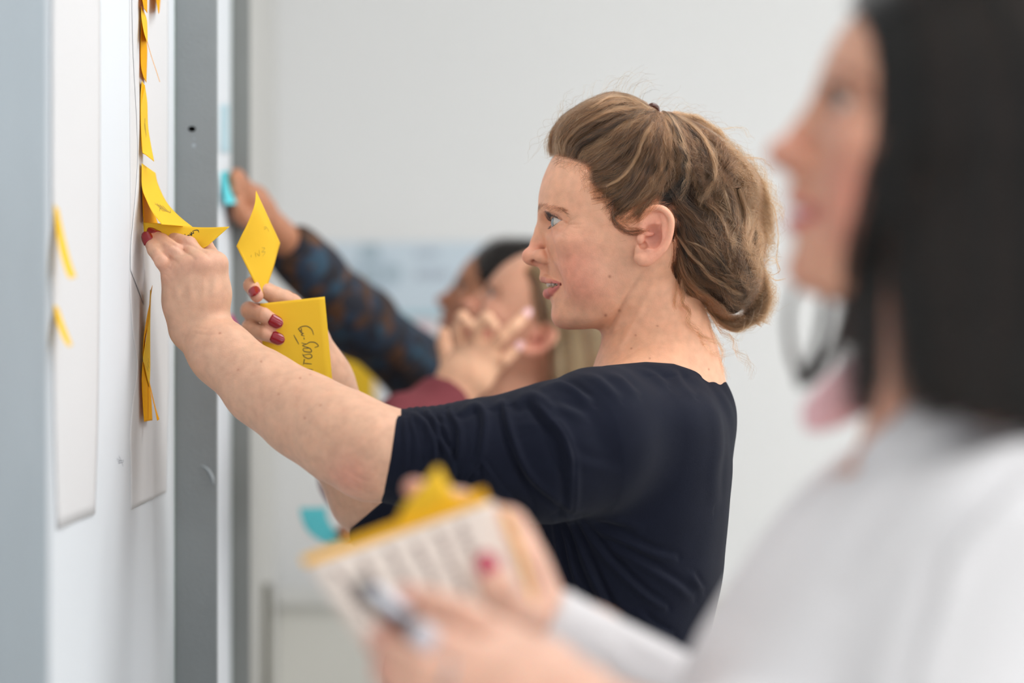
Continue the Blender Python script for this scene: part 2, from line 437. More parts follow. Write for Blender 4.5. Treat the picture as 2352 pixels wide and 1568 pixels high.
# lower part of the back wall: a pale panel with a white ledge on top
zt = P(0, 1350, YB-.03)[2]
struct(box('trim_6', (XL+.002, YB-.030, .081), (XR-.002, YB-.002, zt-.032), M_beige))
struct(box('trim_7', (XL+.002, YB-.055, zt-.032), (XR-.002, YB-.002, zt), M_white, bevel=.004))
M_olive = simple('olive_grey_metal', srgb(168, 166, 148), .5)
pole = empty('floor_stand', (P(612, 0, 3.9)[0], 3.9, 0), 'thin olive grey upright stand beside the end of the board wall', 'stand')
tube('upright', [(P(612, 0, 3.9)[0], 3.9, .01), (P(612, 0, 3.9)[0], 3.9, P(0, 1340, 3.9)[2])], .006, M_olive, pole, 12)
V, Fs = sphere_vf((P(612, 0, 3.9)[0], 3.9, .012), (.11, .11, .012), 24, 8) if 'sphere_vf' in globals() else ([], [])
if len(V): mesh_obj('base', V, Fs, M_olive, pole)

# ------------------------------------------------------------------ paper sheets and sticky notes
def paper_mat(name, col, transl=.25, rough=.7, var=.012): return simple(name, col, rough, .15, transl=transl, bump=.1, scale=900)
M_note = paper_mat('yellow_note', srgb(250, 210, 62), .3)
M_note_shade = paper_mat('shaded_yellow_note', srgb(250, 188, 20), .35)  # same yellow paper, undersides and shaded notes; the shade is put into the colour
M_sheet = paper_mat('flipchart_paper', srgb(236, 236, 238), .3)
M_ink = simple('black_ink', srgb(44, 42, 36), .6)
M_inkf = simple('faded_ink', srgb(150, 134, 60), .7)
class Surf:
    def __init__(s, ea, eb, nu=14, nv=28, world=False):
        f = (lambda p: np.array(p, float)) if world else (lambda p: P(*p))
        s.A = catmull([f(p) for p in ea], nv); s.B = catmull([f(p) for p in eb], nv); s.nu, s.nv = nu, nv; s.belly = 0
    def at(s, u, v):
        k = v*(s.nv-1); i = min(int(k), s.nv-2); t = k-i
        a = s.A[i]*(1-t)+s.A[i+1]*t; b = s.B[i]*(1-t)+s.B[i+1]*t; p = a*(1-u)+b*u
        if s.belly is not 0: p = p+np.asarray(s.belly)*math.sin(math.pi*u)*math.sin(math.pi*min(1, max(0, v)))**.5
        return p
    def nrm(s, u, v):
        e = .02; du = s.at(min(1, u+e), v)-s.at(max(0, u-e), v); dv = s.at(u, min(1, v+e))-s.at(u, max(0, v-e))
        n = np.cross(du, dv); return n/(np.linalg.norm(n)+1e-12)
    def build(s, name, mat, parent=None, thick=.0003):
        V = [s.at(i/(s.nu-1), j/(s.nv-1)) for j in range(s.nv) for i in range(s.nu)]
        Fs = np.array([(j*s.nu+i, j*s.nu+i+1, (j+1)*s.nu+i+1, (j+1)*s.nu+i) for j in range(s.nv-1) for i in range(s.nu-1)])
        o = mesh_obj(name, V, Fs, mat, parent); m = o.modifiers.new('thick', 'SOLIDIFY'); m.thickness = thick; m.offset = 0
        return o
    def ink(s, strokes, mat, parent, r=.0005, side=1, name='handwriting'):
        """strokes in (u, v) on the sheet, drawn as a low ridge of ink on its face; one mesh"""
        V, Fs = [], []
        for st in strokes:
            q = catmull([(a, b, 0) for a, b in st], max(4, len(st)*5)); m = len(q); W_ = []
            for (u, v, _) in q:
                p = s.at(u, v); n = s.nrm(u, v)*side; W_.append((p+n*.00035, n))
            base = len(V)
            for i in range(m):
                t = W_[min(m-1, i+1)][0]-W_[max(0, i-1)][0]; t /= np.linalg.norm(t)+1e-12
                b = np.cross(t, W_[i][1]); rr = r*(.7+.5*math.sin(math.pi*i/(m-1)))
                V.append(W_[i][0]-b*rr); V.append(W_[i][0]+b*rr); V.append(W_[i][0]+W_[i][1]*.00012)
            for i in range(m-1):
                a = base+3*i; Fs.append((a, a+2, a+5, a+3)); Fs.append((a+2, a+1, a+4, a+5))
        return mesh_obj(name, V, Fs, mat, parent, smooth=False)
def inv(s, pts):                 # sheet coordinates of measured picture points
    G = [(u, v, s.at(u, v)) for u in np.linspace(0, 1, 50) for v in np.linspace(0, 1, 90)]
    W_ = np.array([g[2] for g in G]); X = W_[:, 0]/W_[:, 1]*FPX+1176; Y = 784-(W_[:, 2]-CAMZ)/W_[:, 1]*FPX; out = []
    for a, b in pts: k = int(np.argmin((X-a)**2+(Y-b)**2)); out.append((G[k][0], G[k][1]))
    return out
def note(ea, eb, mat, label, group=None, **kw):
    if group == GN or label.startswith('bright yellow note being'): ea = [(a, b, d*.9885) for a, b, d in ea]; eb = [(a, b, d*.9885) for a, b, d in eb]
    s = Surf(ea, eb, **kw); V0 = s.at(.5, .5)
    o = s.build('sticky_note', mat); tag(o, label, 'sticky note', group); return s, o
GN = 'yellow sticky notes down the middle of the board'
def XD(px, x=BX): return -x*FPX/(1176-px)      # depth at which a point of plane X=x shows at px
def rotxt(strokes, u0, v0, su, sv, ang=0):       # place letter strokes (0..1 boxes) on a sheet
    c, s_ = math.cos(ang), math.sin(ang); out = []
    for st in strokes: out.append([(u0+(a*c-b*s_)*su, v0+(a*s_+b*c)*sv) for a, b in st])
    return out
# flip-chart sheets hanging on the glass
ea = [(a, b, XD(a, -.3659)) for a, b in ((297, -260), (297, 200), (299, 500), (297, 640), (304, 760), (314, 840), (303, 930), (298, 1010), (300, 1080), (300, 1171))]
eb = [(385, -260, 2.56), (385, 200, 2.56), (384, 500, 2.56), (385, 700, 2.56), (386, 860, 2.562), (383, 1000, 2.555), (382, 1070, 2.553), (381, 1129, 2.551)]
s1 = Surf(ea, eb, nu=26, nv=60)
at0 = s1.at
def at1(u, v, at0=at0):
    p = at0(u, v); w = .5+.5*v
    return p+np.array([abs(.0012*math.sin(u*11+v*1.5)+.0008*math.sin(u*23+1))*w*min(1,u*3)*.5+.0001, 0, 0])
s1.at = at1
o = s1.build('flipchart_sheet', M_sheet); tag(o, 'white flip-chart sheet with wavy lower edge, behind the column of yellow notes', 'paper sheet')
# a curled second sheet whose near edge peels away
s2 = Surf([(a, b, XD(a, -.3650)) for a, b in ((306, -260), (304, 60), (316, 330), (311, 450), (301, 560), (300, 620))], [(a, b, XD(a, -.3645)) for a, b in ((326, -260), (327, 60), (328, 330), (329, 450), (330, 560), (331, 700))], nu=8, nv=40)
a2 = s2.at; s2.at = lambda u, v: a2(u, v)+np.array([.0003*math.sin(math.pi*u), 0, 0])
tag(s2.build('flipchart_sheet', M_sheet), 'white paper strip peeling up at the near edge, above the hand on the board', 'paper sheet')
s3 = Surf([(a, b, XD(a, -.3656)) for a, b in ((118, -200), (118, 500), (122, 900), (130, 1216))], [(a, b, XD(a, -.3656)) for a, b in ((228, -200), (228, 400), (224, 900), (216, 1180))], nu=16, nv=30)
a3 = s3.at; s3.at = lambda u, v: a3(u, v)+np.array([.0007+.0003*math.sin(u*9), 0, 0])
tag(s3.build('flipchart_sheet', M_sheet), 'blurred white flip-chart sheet nearest the camera, beside the blue-grey post', 'paper sheet')
tube_ = [(272, 1050), (279, 1062), (283, 1068)]
inkp = Surf([(262, 1040, XD(262)), (262, 1080, XD(262))], [(292, 1040, XD(292)), (292, 1080, XD(292))], 6, 6)
a4 = inkp.at; inkp.at = lambda u, v: a4(u, v)+np.array([.0004, 0, 0])
o = inkp.ink([[(.2, .35), (.45, .5), (.75, .45)], [(.35, .2), (.55, .5), (.7, .75)], [(.5, .5), (.3, .55)]], simple('pen_mark', srgb(110, 120, 134), .6), None, .0011, side=1, name='pen_mark')
tag(o, 'small blue-grey pen mark on the white board left of the sheets', 'pen mark')
# notes from the top down (near edge, far edge); each hangs from its upper edge and curls outwards
note([(322, -70, 2.385), (324, -20, 2.385), (331, 20, 2.38)], [(337, -70, 2.43), (338, -20, 2.43), (338, 30, 2.425)], M_note_shade, 'shade-coloured yellow note cut by the top edge of the picture, uppermost in the near column', GN)
note([(350, -60, 2.46), (354, -30, 2.46), (364, 32, 2.455)], [(372, -60, 2.52), (371, -30, 2.52), (366, 28, 2.50)], M_note_shade, 'yellow note tip pointing down at the top of the board, right of the column', GN)
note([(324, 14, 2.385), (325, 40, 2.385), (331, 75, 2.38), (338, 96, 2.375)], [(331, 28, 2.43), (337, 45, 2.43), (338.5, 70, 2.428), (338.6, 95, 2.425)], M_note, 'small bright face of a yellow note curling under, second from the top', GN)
note([(324, 50, 2.39), (323, 100, 2.39), (324, 150, 2.39), (330, 178, 2.388)], [(337, 92, 2.43), (338, 120, 2.43), (337, 160, 2.43), (336, 190, 2.428)], M_note_shade, 'yellow note with shade put in its colour, hanging flat below the topmost curl', GN)
tag(tube('sticky_note', [P(338, 95, 2.40), P(348, 130, 2.41), P(359, 163, 2.42), P(367, 188, 2.425)], .0003, M_note_shade, None, 5), 'pale yellow note seen edge-on as a thin slanting line near the top', 'sticky note', GN)
s, o = note([(326, 186, 2.39), (323, 225, 2.392), (324, 290, 2.392), (327, 345, 2.388), (330, 352, 2.384)], [(333, 198, 2.43), (338, 235, 2.43), (340, 290, 2.428), (347, 335, 2.42), (354, 371, 2.41)], M_note, 'long yellow note with a faint scribble, third from the top of the column', GN)
s.ink([[(.5, .42), (.6, .55)], [(.62, .42), (.5, .5), (.66, .6)], [(.4, .47), (.55, .62)]], M_inkf, o, .00032, -1)
note([(325, 188, 2.394), (322.5, 240, 2.394), (323, 300, 2.394), (326, 347, 2.392), (334, 354, 2.388)], [(333, 196, 2.40), (325, 240, 2.396), (325, 300, 2.396), (329, 345, 2.394), (354, 369.5, 2.412)], M_note_shade, 'shade-coloured rim of a note behind the long yellow one, third from the top', GN)
s, o = note([(325.5, 375, 2.392), (326.5, 430, 2.388), (338, 463, 2.376), (352, 490, 2.36), (371, 515, 2.34)], [(357, 397, 2.46), (363, 423, 2.455), (382, 463, 2.44), (409, 494, 2.42), (442, 521, 2.40)], M_note, 'yellow note curling far off the board just above the fingers, small writing on it', GN)
s.ink([[(.35+.05*k+.03*(k % 2), .52+.01*k), (.42+.05*k, .62+.012*k), (.46+.05*k, .70)] for k in range(7)]+[[(.3, .70), (.5, .62), (.7, .72), (.85, .66)], [(.3, .55), (.6, .60)]], simple('grey_ink', srgb(120, 104, 50), .6), o, .0002, -1)
note([(327, 428, 2.395), (328, 470, 2.395), (330, 512, 2.395)], [(334, 432, 2.43), (349, 470, 2.45), (363, 514, 2.455)], M_note_shade, 'shade-coloured yellow note lying flat on the board under the curling one', GN)
s, o = note([(329, 511, 2.39), (380, 514, 2.385), (441, 521, 2.38), (485, 522, 2.37), (527, 520.5, 2.36)], [(331, 548, 2.385), (352, 560, 2.38), (392, 575, 2.375), (440, 582, 2.37), (476, 565, 2.36)], M_note, 'bright yellow note being pressed on by the fingers, black handwriting at its free end', 'yellow notes in hands', nu=16)
TXT = [[(722,548),(714,524),(682,517),(652,532)], [(652,532),(660,562),(640,556),(628,544)], [(628,544),(640,580),(618,572)], [(606,560),(628,576),(588,584),(612,602)], [(590,580),(574,592),(584,612),(600,606)], [(556,566),(562,622)], [(544,598),(578,604)], [(524,618),(500,622),(508,644),(540,646),(548,630),(524,618)]]
s.ink([inv(s, [(320+a/5.27, 430+b/5.27) for a, b in st]) for st in TXT], M_ink, o, .00036, 1)
note([(350, 655, 2.40), (345, 690, 2.40), (338, 725, 2.398), (331, 770, 2.396), (328, 815, 2.396)], [(347, 664, 2.42), (346, 690, 2.425), (342, 735, 2.425), (334, 780, 2.41), (330, 835, 2.40)], M_note_shade, 'twisted shade-coloured yellow note just below the wrist, seen nearly edge-on', GN)
s, o = note([(345, 665, 2.43), (341, 730, 2.43), (336, 775, 2.40), (329, 820, 2.392), (331, 836, 2.392)], [(347, 668, 2.435), (345, 740, 2.435), (345, 800, 2.435), (345, 850, 2.43), (343, 890, 2.43)], M_note, 'bright yellow twisted note with a tiny scribble, below the hand', GN)
s.ink([[(.6, .66), (.75, .70)], [(.55, .72), (.8, .76)], [(.5, .79), (.7, .83)]], M_inkf, o, .00032, -1)
note([(328, 830, 2.392), (326, 870, 2.392), (328, 920, 2.394), (331, 968, 2.394)], [(331, 838, 2.40), (341, 875, 2.43), (347, 910, 2.44), (350, 965, 2.445)], M_note_shade, 'lowest shade-coloured yellow note of the column, hanging flat with a straight lower edge', GN)
note([(341, 872, 2.425), (349, 910, 2.42), (356, 940, 2.415), (361, 966, 2.412)], [(342, 871, 2.427), (351, 910, 2.424), (358.5, 940, 2.42), (366, 963, 2.418)], M_note_shade, 'thin slanting sliver of a shade-coloured yellow note at the bottom of the column', GN)
GB = 'blurred yellow notes on the nearest sheet'
note([(121, 395, 1.925), (124, 470, 1.925), (134, 560, 1.915), (150, 620, 1.905), (160, 640, 1.90)], [(124, 395, 1.94), (131, 460, 1.945), (147, 540, 1.935), (162, 600, 1.93), (175, 636, 1.925)], M_note, 'blurred yellow note curling from the nearest sheet, the upper of the two', GB)
note([(121, 655, 1.925), (124, 700, 1.925), (132, 745, 1.915), (146, 780, 1.905), (158, 796, 1.90)], [(124, 655, 1.94), (131, 695, 1.945), (144, 735, 1.935), (157, 770, 1.93), (166, 792, 1.925)], M_note, 'blurred yellow note curling from the nearest sheet, the lower of the two', GB)
# the two notes in her right hand
s, o = note([(588, 438, 2.432), (585, 470, 2.412), (570, 510, 2.405), (555, 540, 2.402), (543, 565, 2.402)], [(643.5, 558, 2.474), (636, 585, 2.468), (628, 615, 2.458), (618, 645, 2.450), (603, 686, 2.440)], M_note, 'yellow note held up on its corner between finger and thumb, faint writing through it', 'yellow notes in hands', nu=20)
s.belly = (0.000, .006, 0)
bpy.data.objects.remove(o); o = s.build('sticky_note', M_note); tag(o, 'yellow note held up on its corner between finger and thumb, faint writing through it', 'sticky note', 'yellow notes in hands')
s.ink([[(.40, .28), (.47, .22), (.58, .20)], [(.47, .24), (.42, .30)], [(.52, .52), (.60, .47), (.56, .57), (.64, .50), (.62, .60)], [(.48, .60), (.54, .66), (.46, .68)], [(.42, .70), (.48, .74)], [(.36, .80), (.38, .83)]], simple('show_through_ink', srgb(204, 168, 36), .7), o, .0004, -1)
s, o = note([(597.5, 697, 2.431), (602, 780, 2.431), (607, 880, 2.431)], [(746, 681, 2.436), (755, 780, 2.438), (764, 879, 2.440)], M_note, 'large yellow note in her lower hand with upright black handwriting', 'yellow notes in hands', nu=10)
# the written word runs up the note: (u to the right, v downwards on the sheet)
def px2uv(a, b): return ((a-597.5-(b-697)*.052)/149.5, (b-697+(a-597)*.10)/184)
WR = [[(400,378),(428,354),(478,344),(520,368),(536,415)], [(408,366),(416,392),(432,376),(424,362)], [(440,388),(424,402),(452,410)], [(446,408),(430,424),(456,432)], [(450,446),(454,462)],
      [(428,492),(470,498),(500,480),(545,478),(574,502),(542,520)], [(470,500),(438,516),(500,532),(510,560),(452,562),(444,540),(496,530)], [(442,594),(500,580),(516,600),(484,618),(446,604),(436,585)],
      [(446,638),(450,628),(440,672)], [(442,660),(512,660)], [(452,706),(522,706)], [(470,706),(452,736),(514,742)], [(514,742),(462,764),(534,784)], [(428,732),(434,736)], [(462,790),(540,800)], [(470,790),(540,830),(480,850)], [(362,430),(384,470),(406,508)]]
WR = [[(580+a/3.895, 660+b/3.895) for a, b in st] for st in WR]
s.ink([[px2uv(a, b) for a, b in st] for st in WR], M_ink, o, .00036, -1)
# far notes on the second board and the back wall
GT = 'pale turquoise notes on the narrow strip of board'
M_turq = paper_mat('turquoise_note', srgb(112, 222, 232), .25); M_pale = paper_mat('pale_blue_paper', srgb(196, 222, 232), .25); M_pink = paper_mat('magenta_note', srgb(226, 48, 138), .25)
note([(506, 240, 3.03), (506, 300, 3.03), (508, 350, 3.03)], [(526, 240, 3.125), (526, 300, 3.125), (528, 350, 3.125)], M_pale, 'pale blue paper on the narrow board strip, above the far hand', GT)
note([(507, 395, 3.035), (511, 430, 3.02), (517, 470, 3.01)], [(527, 392, 3.125), (535, 425, 3.11), (545, 468, 3.08)], M_turq, 'turquoise note under the raised hand at the far end', GT)
note([(519, 735, 3.06), (522, 745, 3.05), (528, 758, 3.03)], [(530, 722, 3.13), (540, 740, 3.10), (549, 757, 3.08)], M_pink, 'magenta note on the far board strip behind the forearm', None)
yb = YB-.002
def flat(name, x0, y0, x1, y1, D, mat, label, cat, th=.0012, parent=None, tilt=0):
    a = P(x0, y0, D); b = P(x1, y1, D)
    o = box(name, (a[0], D-th, b[2]), (b[0], D, a[2]), mat, parent)
    if label: tag(o, label, cat)
    return o
M_poster = paper_mat('pale_blue_poster', srgb(206, 220, 232), 0); M_pd = simple('poster_grey_print', srgb(172, 190, 202), .8); M_pt = simple('poster_text_print', srgb(176, 186, 200), .8)
pg = empty('poster', (P(960, 0, yb)[0], yb, P(0, 640, yb)[2]), 'pale blue poster with a grey five-part emblem and two text lines on the back wall', 'poster')
flat('sheet', 745, 556, 1180, 716, yb, M_poster, None, None, parent=pg)
def pd(x0, y0, x1, y1, mat, nm, rnd=.35):
    a = P(x0, y0, yb-.0013); b = P(x1, y1, yb-.0013); c = (a+b)/2; hw, hh = (b[0]-a[0])/2, (a[2]-b[2])/2; V = []; n = 24
    for k in range(n):
        t = 2*math.pi*k/n; cx_, sx_ = math.cos(t), math.sin(t); V.append((c[0]+hw*math.copysign(abs(cx_)**rnd, cx_), yb-.0016, c[2]+hh*math.copysign(abs(sx_)**rnd, sx_)))
    for k in range(n): V.append((V[k][0], yb-.0011, V[k][2]))
    mesh_obj(nm, [(v[0], v[1]-(.0004 if nm != 'emblem_disc' else 0), v[2]) for v in V], [tuple(range(n-1, -1, -1))]+[(k, (k+1) % n, n+(k+1) % n, n+k) for k in range(n)], mat, pg, smooth=False)
pd(792, 590, 925, 672, simple('poster_pale_ring', srgb(188, 204, 218), .8), 'emblem_disc', 1.0)
for (a, b, c, d) in ((826, 560, 872, 598), (830, 612, 872, 650), (786, 612, 820, 650), (882, 612, 918, 642), (832, 660, 872, 694)): pd(a, b, c, d, M_pd, 'emblem_cell')
for (a, b, c, d) in ((955, 572, 1020, 590), (955, 618, 1040, 642)):
    n = int((c-a)/11)
    for k in range(n): pd(a+k*11, b+(3 if k % 3 == 1 else 0), a+k*11+8, d-(2 if k % 2 else 0), M_pt, 'letter', .6)
flat('paper_sheet', 748, 716, 1120, 732, yb, simple('aqua_strip', srgb(170, 205, 218), .8), 'aqua strip of paper under the pale blue poster on the back wall', 'paper sheet')
flat('paper_sheet', 838, 735, 996, 800, yb, paper_mat('pale_pink_paper', srgb(232, 210, 216), 0), 'pale pink sheet on the back wall beneath the poster', 'paper sheet')
flat('paper_sheet', 720, 770, 935, 1010, yb, paper_mat('white_paper', srgb(226, 230, 238), 0), 'white sheet carrying yellow notes on the back wall, low left of the poster', 'paper sheet')
for k, (a, b, c, d) in enumerate(((776, 790, 868, 868), (776, 866, 862, 902), (790, 900, 862, 940))):
    flat('sticky_note', a, b, c, d, yb-.002-.0006*(k % 2), M_note, ('upper', 'middle', 'lowest')[k]+' of three overlapping yellow notes on the far white sheet', 'sticky note')

# ------------------------------------------------------------------ a head, in millimetres: x forward, y sideways, z up
def Lm(px, py, y=0.0, ox=1450.0, oy=550.0, D0=2.42):   # measured picture point -> head coordinates of the woman in navy
    D = D0-y/1000.0
    return np.array([-((px-1176)/FPX*D-(ox-1176)/FPX*D0)*1000, y, ((784-py)*D-(784-oy)*D0)/FPX*1000])
def both(pts, s):            # same points on the other side
    pts = np.array(pts, float); pts[..., 1] *= s; return pts
ZS = np.array([-96,-93,-90,-86,-80,-68,-62,-45,-27,-10,0,10,20,30,45,60,75], F32)
FR = np.array([ 56, 66, 72, 75, 77.6,79.6,81.2,83, 84.5,83, 82, 84,86,87.4,86,81,72], F32)
HW = np.array([ 16, 23, 29, 35, 41, 48, 50.5,56, 61, 64,65.5,66.5,67,67,66,63,58], F32)
CX = np.array([ 34, 30, 27, 24, 18, 9, 5, 1, -2, -4, -5,-5,-5,-5,-5,-5,-5], F32)
EX = np.array([2.0,2.0,2.0,2.0,2.05,2.1,2.1,2.15,2.2,2.3,2.3,2.3,2.3,2.3,2.3,2.3,2.3], F32)
def _smooth(T_):
    zz = np.linspace(-106, 85, 192); v = np.interp(zz, ZS, T_); k = np.exp(-(np.arange(-9, 10)/4.0)**2); k /= k.sum()
    return np.convolve(np.pad(v, 9, mode='edge'), k, mode='valid').astype(F32)
FR, HW, CX, EX = _smooth(FR), _smooth(HW), _smooth(CX), _smooth(EX); ZS = np.linspace(-106, 85, 192).astype(F32)
EYE = Lm(1295, 511, 30.5)
def head_sdf(opt={}):
    jaww = opt.get('jaww', 1.0)
    def base(p):
        x, y, z = p[:, 0], p[:, 1], p[:, 2]; ay = np.abs(y)
        d = ell(p, (-5, 0, 36), (94.5, 74, 95))
        F_ = np.interp(z, ZS, FR); W_ = np.interp(z, ZS, HW)*jaww; C_ = np.interp(z, ZS, CX); n = np.interp(z, ZS, EX)
        dx = x-C_; a = np.where(dx > 0, F_-C_, 55.0)
        u = np.abs(dx)/a; v = ay/W_
        rr = (u**n+v**n)**(1/n)+1e-6
        e = (rr-1)*np.sqrt(dx*dx+y*y)/rr
        e = np.where(np.sqrt(dx*dx+y*y) < 5, (rr-1)*np.minimum(a, W_), e)
        e = smax(e, -90-z, 14); e = smax(e, z-70, 10)
        pl = (x-39)*(-.677)+(z+94)*(-.737)
        e = smax(e, pl, 12)
        return smin(d, e, 20).astype(F32)
    s = Sdf(base); s.unit = 1000.0
    ex, ey, ez = EYE
    for sg in (1, -1):
        s.addE((50, 46*sg, -4), (24, 17, 15), 16)          # cheekbone
        s.addE((42, 35*sg, -34), (25, 23, 26), 18)
        s.push((80, 27*sg, -45), (14, 12, 15), 7.5)         # cheek
        s.addE((80, 17*sg, 25), (10, 20, 7), 10)           # brow
        s.cutE((ex+18, (ey-3)*sg, ez-1), (11, 14, 10), 9) # socket
        s.push((ex+3, (ey+16)*sg, ez-1), (11, 9, 8), 5.0)
        s.addE((ex, ey*sg, ez), (13.8, 14.0, 13.8), 7)     # lids over the ball
    # nose
    s.addC([Lm(1253, 508), Lm(1244, 530), Lm(1234, 556)], [5.0, 5.8, 7.0], 8)
    s.addE(Lm(1220, 588), (9.6, 9.5, 8.8), 8)
    s.addC([Lm(1251, 610), Lm(1250, 634)], [4.4, 4.2], 5)
    s.addC([Lm(1222, 595), Lm(1244, 606)], [4.6, 4.4], 4)
    for sg in (1, -1):
        s.addC(both([Lm(1226, 588, 8), Lm(1243, 588, 13.0), Lm(1251, 594, 14)], sg), [5.2, 6.2, 4.6], 4.5)
        s.cutC(both([Lm(1222, 602, 8.5), Lm(1229, 600, 11.5), Lm(1237, 599, 12.5)], sg), [1.5, 2.3, 1.2], 1.2)
        s.cutC(both([Lm(1228, 603, 7), Lm(1236, 594, 8)], sg), [2.6, 2.0], 1.2)
        # crease round the nostril wing and down to the mouth corner
        s.groove(both([Lm(1252, 574, 17), Lm(1261, 586, 19), Lm(1261, 601, 20)], sg), 2.6, 1.6)
        s.groove(both([Lm(1264, 603, 22), Lm(1281, 628, 28), Lm(1299, 656, 31)], sg), 4.5, 1.3)
    # lips
    gap = opt.get('gap', 1.0)
    s.addC([both(Lm(1287, 652, 23), -1), both(Lm(1262, 644, 13), -1), Lm(1249.5, 639, 0), Lm(1262, 644, 13), Lm(1287, 652, 23)],
           [1.4, 3.5, 4.5, 3.5, 1.4], 2.2)
    lo_y = 674-(1-gap)*7
    s.addC([both(Lm(1285, 655, 22), -1), both(Lm(1268, lo_y-6, 12), -1), Lm(1259.5, lo_y, 0), Lm(1268, lo_y-6, 12), Lm(1285, 655, 22)],
           [1.6, 4.6, 5.4, 4.6, 1.6], 2.4)
    s.cutC([Lm(1262, 698, -12), Lm(1254.5, 703, 0), Lm(1262, 698, 12)], [1.6, 2.6, 1.6], 6)
    g = [both(Lm(1291, 653, 24.5), -1), both(Lm(1264, 654, 13), -1), Lm(1250, 656, 0), Lm(1264, 654, 13), Lm(1291, 653, 24.5)]
    gr = [1.0, 2.2*gap+0.3, 2.9*gap+0.2, 2.2*gap+0.3, 1.0]
    s.cutC(g, gr, 0.8); g2 = [q-np.array([8, 0, 0.4]) for q in g]
    s.cutC(g2, [0.9, 2.6*gap+.3, 3.6*gap+.2, 2.6*gap+.3, 0.9], 0.8)
    if gap > 0.5: s.cutE(Lm(1272, 656, 0), (9, 17, 4.0*gap), 1.0)
    s.addE(Lm(1295, 727, 0), (11, 17, 10), 8)              # chin ball
    # eye opening: between the two lid margins, seen from the centre of the ball
    for sg in (1, -1):
        def fis(p, sg=sg):
            q = (p-np.array([ex, ey*sg, ez], F32))*np.array([1, sg, 1], F32)
            r = np.sqrt((q*q).sum(1))+1e-6
            az = np.degrees(np.arctan2(q[:, 1], q[:, 0])); el = np.degrees(np.arcsin(np.clip(q[:, 2]/r, -1, 1)))
            t = np.clip((az+38)/(74+38), 0, 1)
            up = 7*t+0*(1-t)+opt.get('lidup', 21)*np.clip(np.sin(np.pi*t**0.95),0,1)**0.8; dn = 5*t-4*(1-t)-21*np.clip(np.sin(np.pi*t),0,1)**0.9
            dd = np.maximum(el-up, dn-el)
            dd = np.maximum(dd, np.maximum(az-74, -38-az)*0.5)*0.22
            return np.maximum(np.maximum(dd, 10.5-r), r-19).astype(F32)
        s.cut(fis, 0.8, (ex, ey*sg, ez), 19)
        # upper lid crease, crow's feet, the line under the eye
        def onball(az, el, r): 
            az, el = math.radians(az), math.radians(el)
            return (ex+r*math.cos(el)*math.cos(az), sg*(ey+r*math.cos(el)*math.sin(az)), ez+r*math.sin(el))
        s.groove([onball(-25, 30, 14.5), onball(5, 40, 15), onball(35, 38, 15), onball(62, 20, 15), onball(80, 4, 15)], 1.3, 0.9)
        cf = opt.get('crow', 1.0)
        if cf:
            s.groove(both([Lm(1289, 508, 42), Lm(1304, 514, 46), Lm(1322, 516, 51), Lm(1345, 515, 56)], sg), 1.5, 1.0*cf)
            s.groove(both([Lm(1300, 512, 46), Lm(1312, 506, 50), Lm(1330, 496, 55)], sg), 1.3, .55*cf)
            s.groove(both([Lm(1262, 530, 32), Lm(1285, 532, 38), Lm(1305, 542, 44)], sg), 1.8, .5*cf)
    # ears
    if opt.get('ears', True):
        for sg in (1, -1):
            e = lambda px, py, y: both(Lm(px, py, y), sg)
            s.addE(e(1507, 522, 77), (15.5, 4.2, 21), 4)
            s.addE(e(1483, 580, 74), (11, 4.2, 14), 5)
            s.addC([e(1474, 520, 71), e(1500, 545, 72), e(1490, 580, 72)], [7, 8, 6], 5)
            s.cutE(e(1507, 520, 84), (12.5, 4.4, 17), 2.0)
            s.addC([e(1521, 493, 80), e(1528, 512, 81.5), (e(1524, 540, 81)), e(1509, 560, 80), e(1490, 572, 79)], [2.2, 3.3, 3.6, 3.4, 3.0], 2.5, 2, 16)
            s.addC([e(1527, 508, 81), e(1510, 512, 79), e(1494, 516, 77.5)], [2.2, 2.4, 1.6], 2.2)
            s.cutE(e(1498, 543, 82), (9.5, 7.5, 12), 2.0)
            s.cutE(e(1478, 562, 79), (5.0, 6, 4.5), 1.5)
            s.addC([e(1500, 537, 77.5), e(1484, 536, 78), e(1476, 522, 77), e(1476, 505, 77.5), e(1487, 487, 79), e(1506, 477.5, 81),
                    e(1526, 482, 84), e(1540, 500, 86), e(1541.5, 522, 86), e(1536, 548, 84.5), e(1524, 570, 82.5), e(1506, 587, 80.5), e(1488, 599, 79), e(1471, 602, 77)],
                   [1.4, 2.2, 2.5, 2.5, 2.6, 2.7, 2.8, 2.8, 2.7, 2.7, 3.2, 3.8, 4.3, 3.6], 2.0, 2, 44)
            s.addC([e(1464, 594, 75), e(1474, 593, 77), e(1492, 584, 78)], [3.5, 4.5, 4.5], 3)
            s.addE(e(1471, 549, 77.5), (3.8, 3.4, 5.2), 2.5)
    return s
def gs(p, c, r):            # soft blob weight
    q = (p-np.asarray(c, F32))/np.asarray(r, F32); return np.exp(-(q*q).sum(1))
def mixc(C, col, w):
    w = np.clip(w, 0, 1)[:, None]; return C*(1-w)+np.asarray(col)*w
def polyw(p, pts, r):       # weight of being near a polyline
    d = None
    for i in range(len(pts)-1):
        e = cap(p, pts[i], pts[i+1], 0.0)
        d = e if d is None else np.minimum(d, e)
    return np.exp(-(d/r)**2)
SK = dict(base=srgb(230, 175, 144), red=srgb(238, 150, 132), lip=srgb(196, 112, 108), pale=srgb(232, 184, 158))
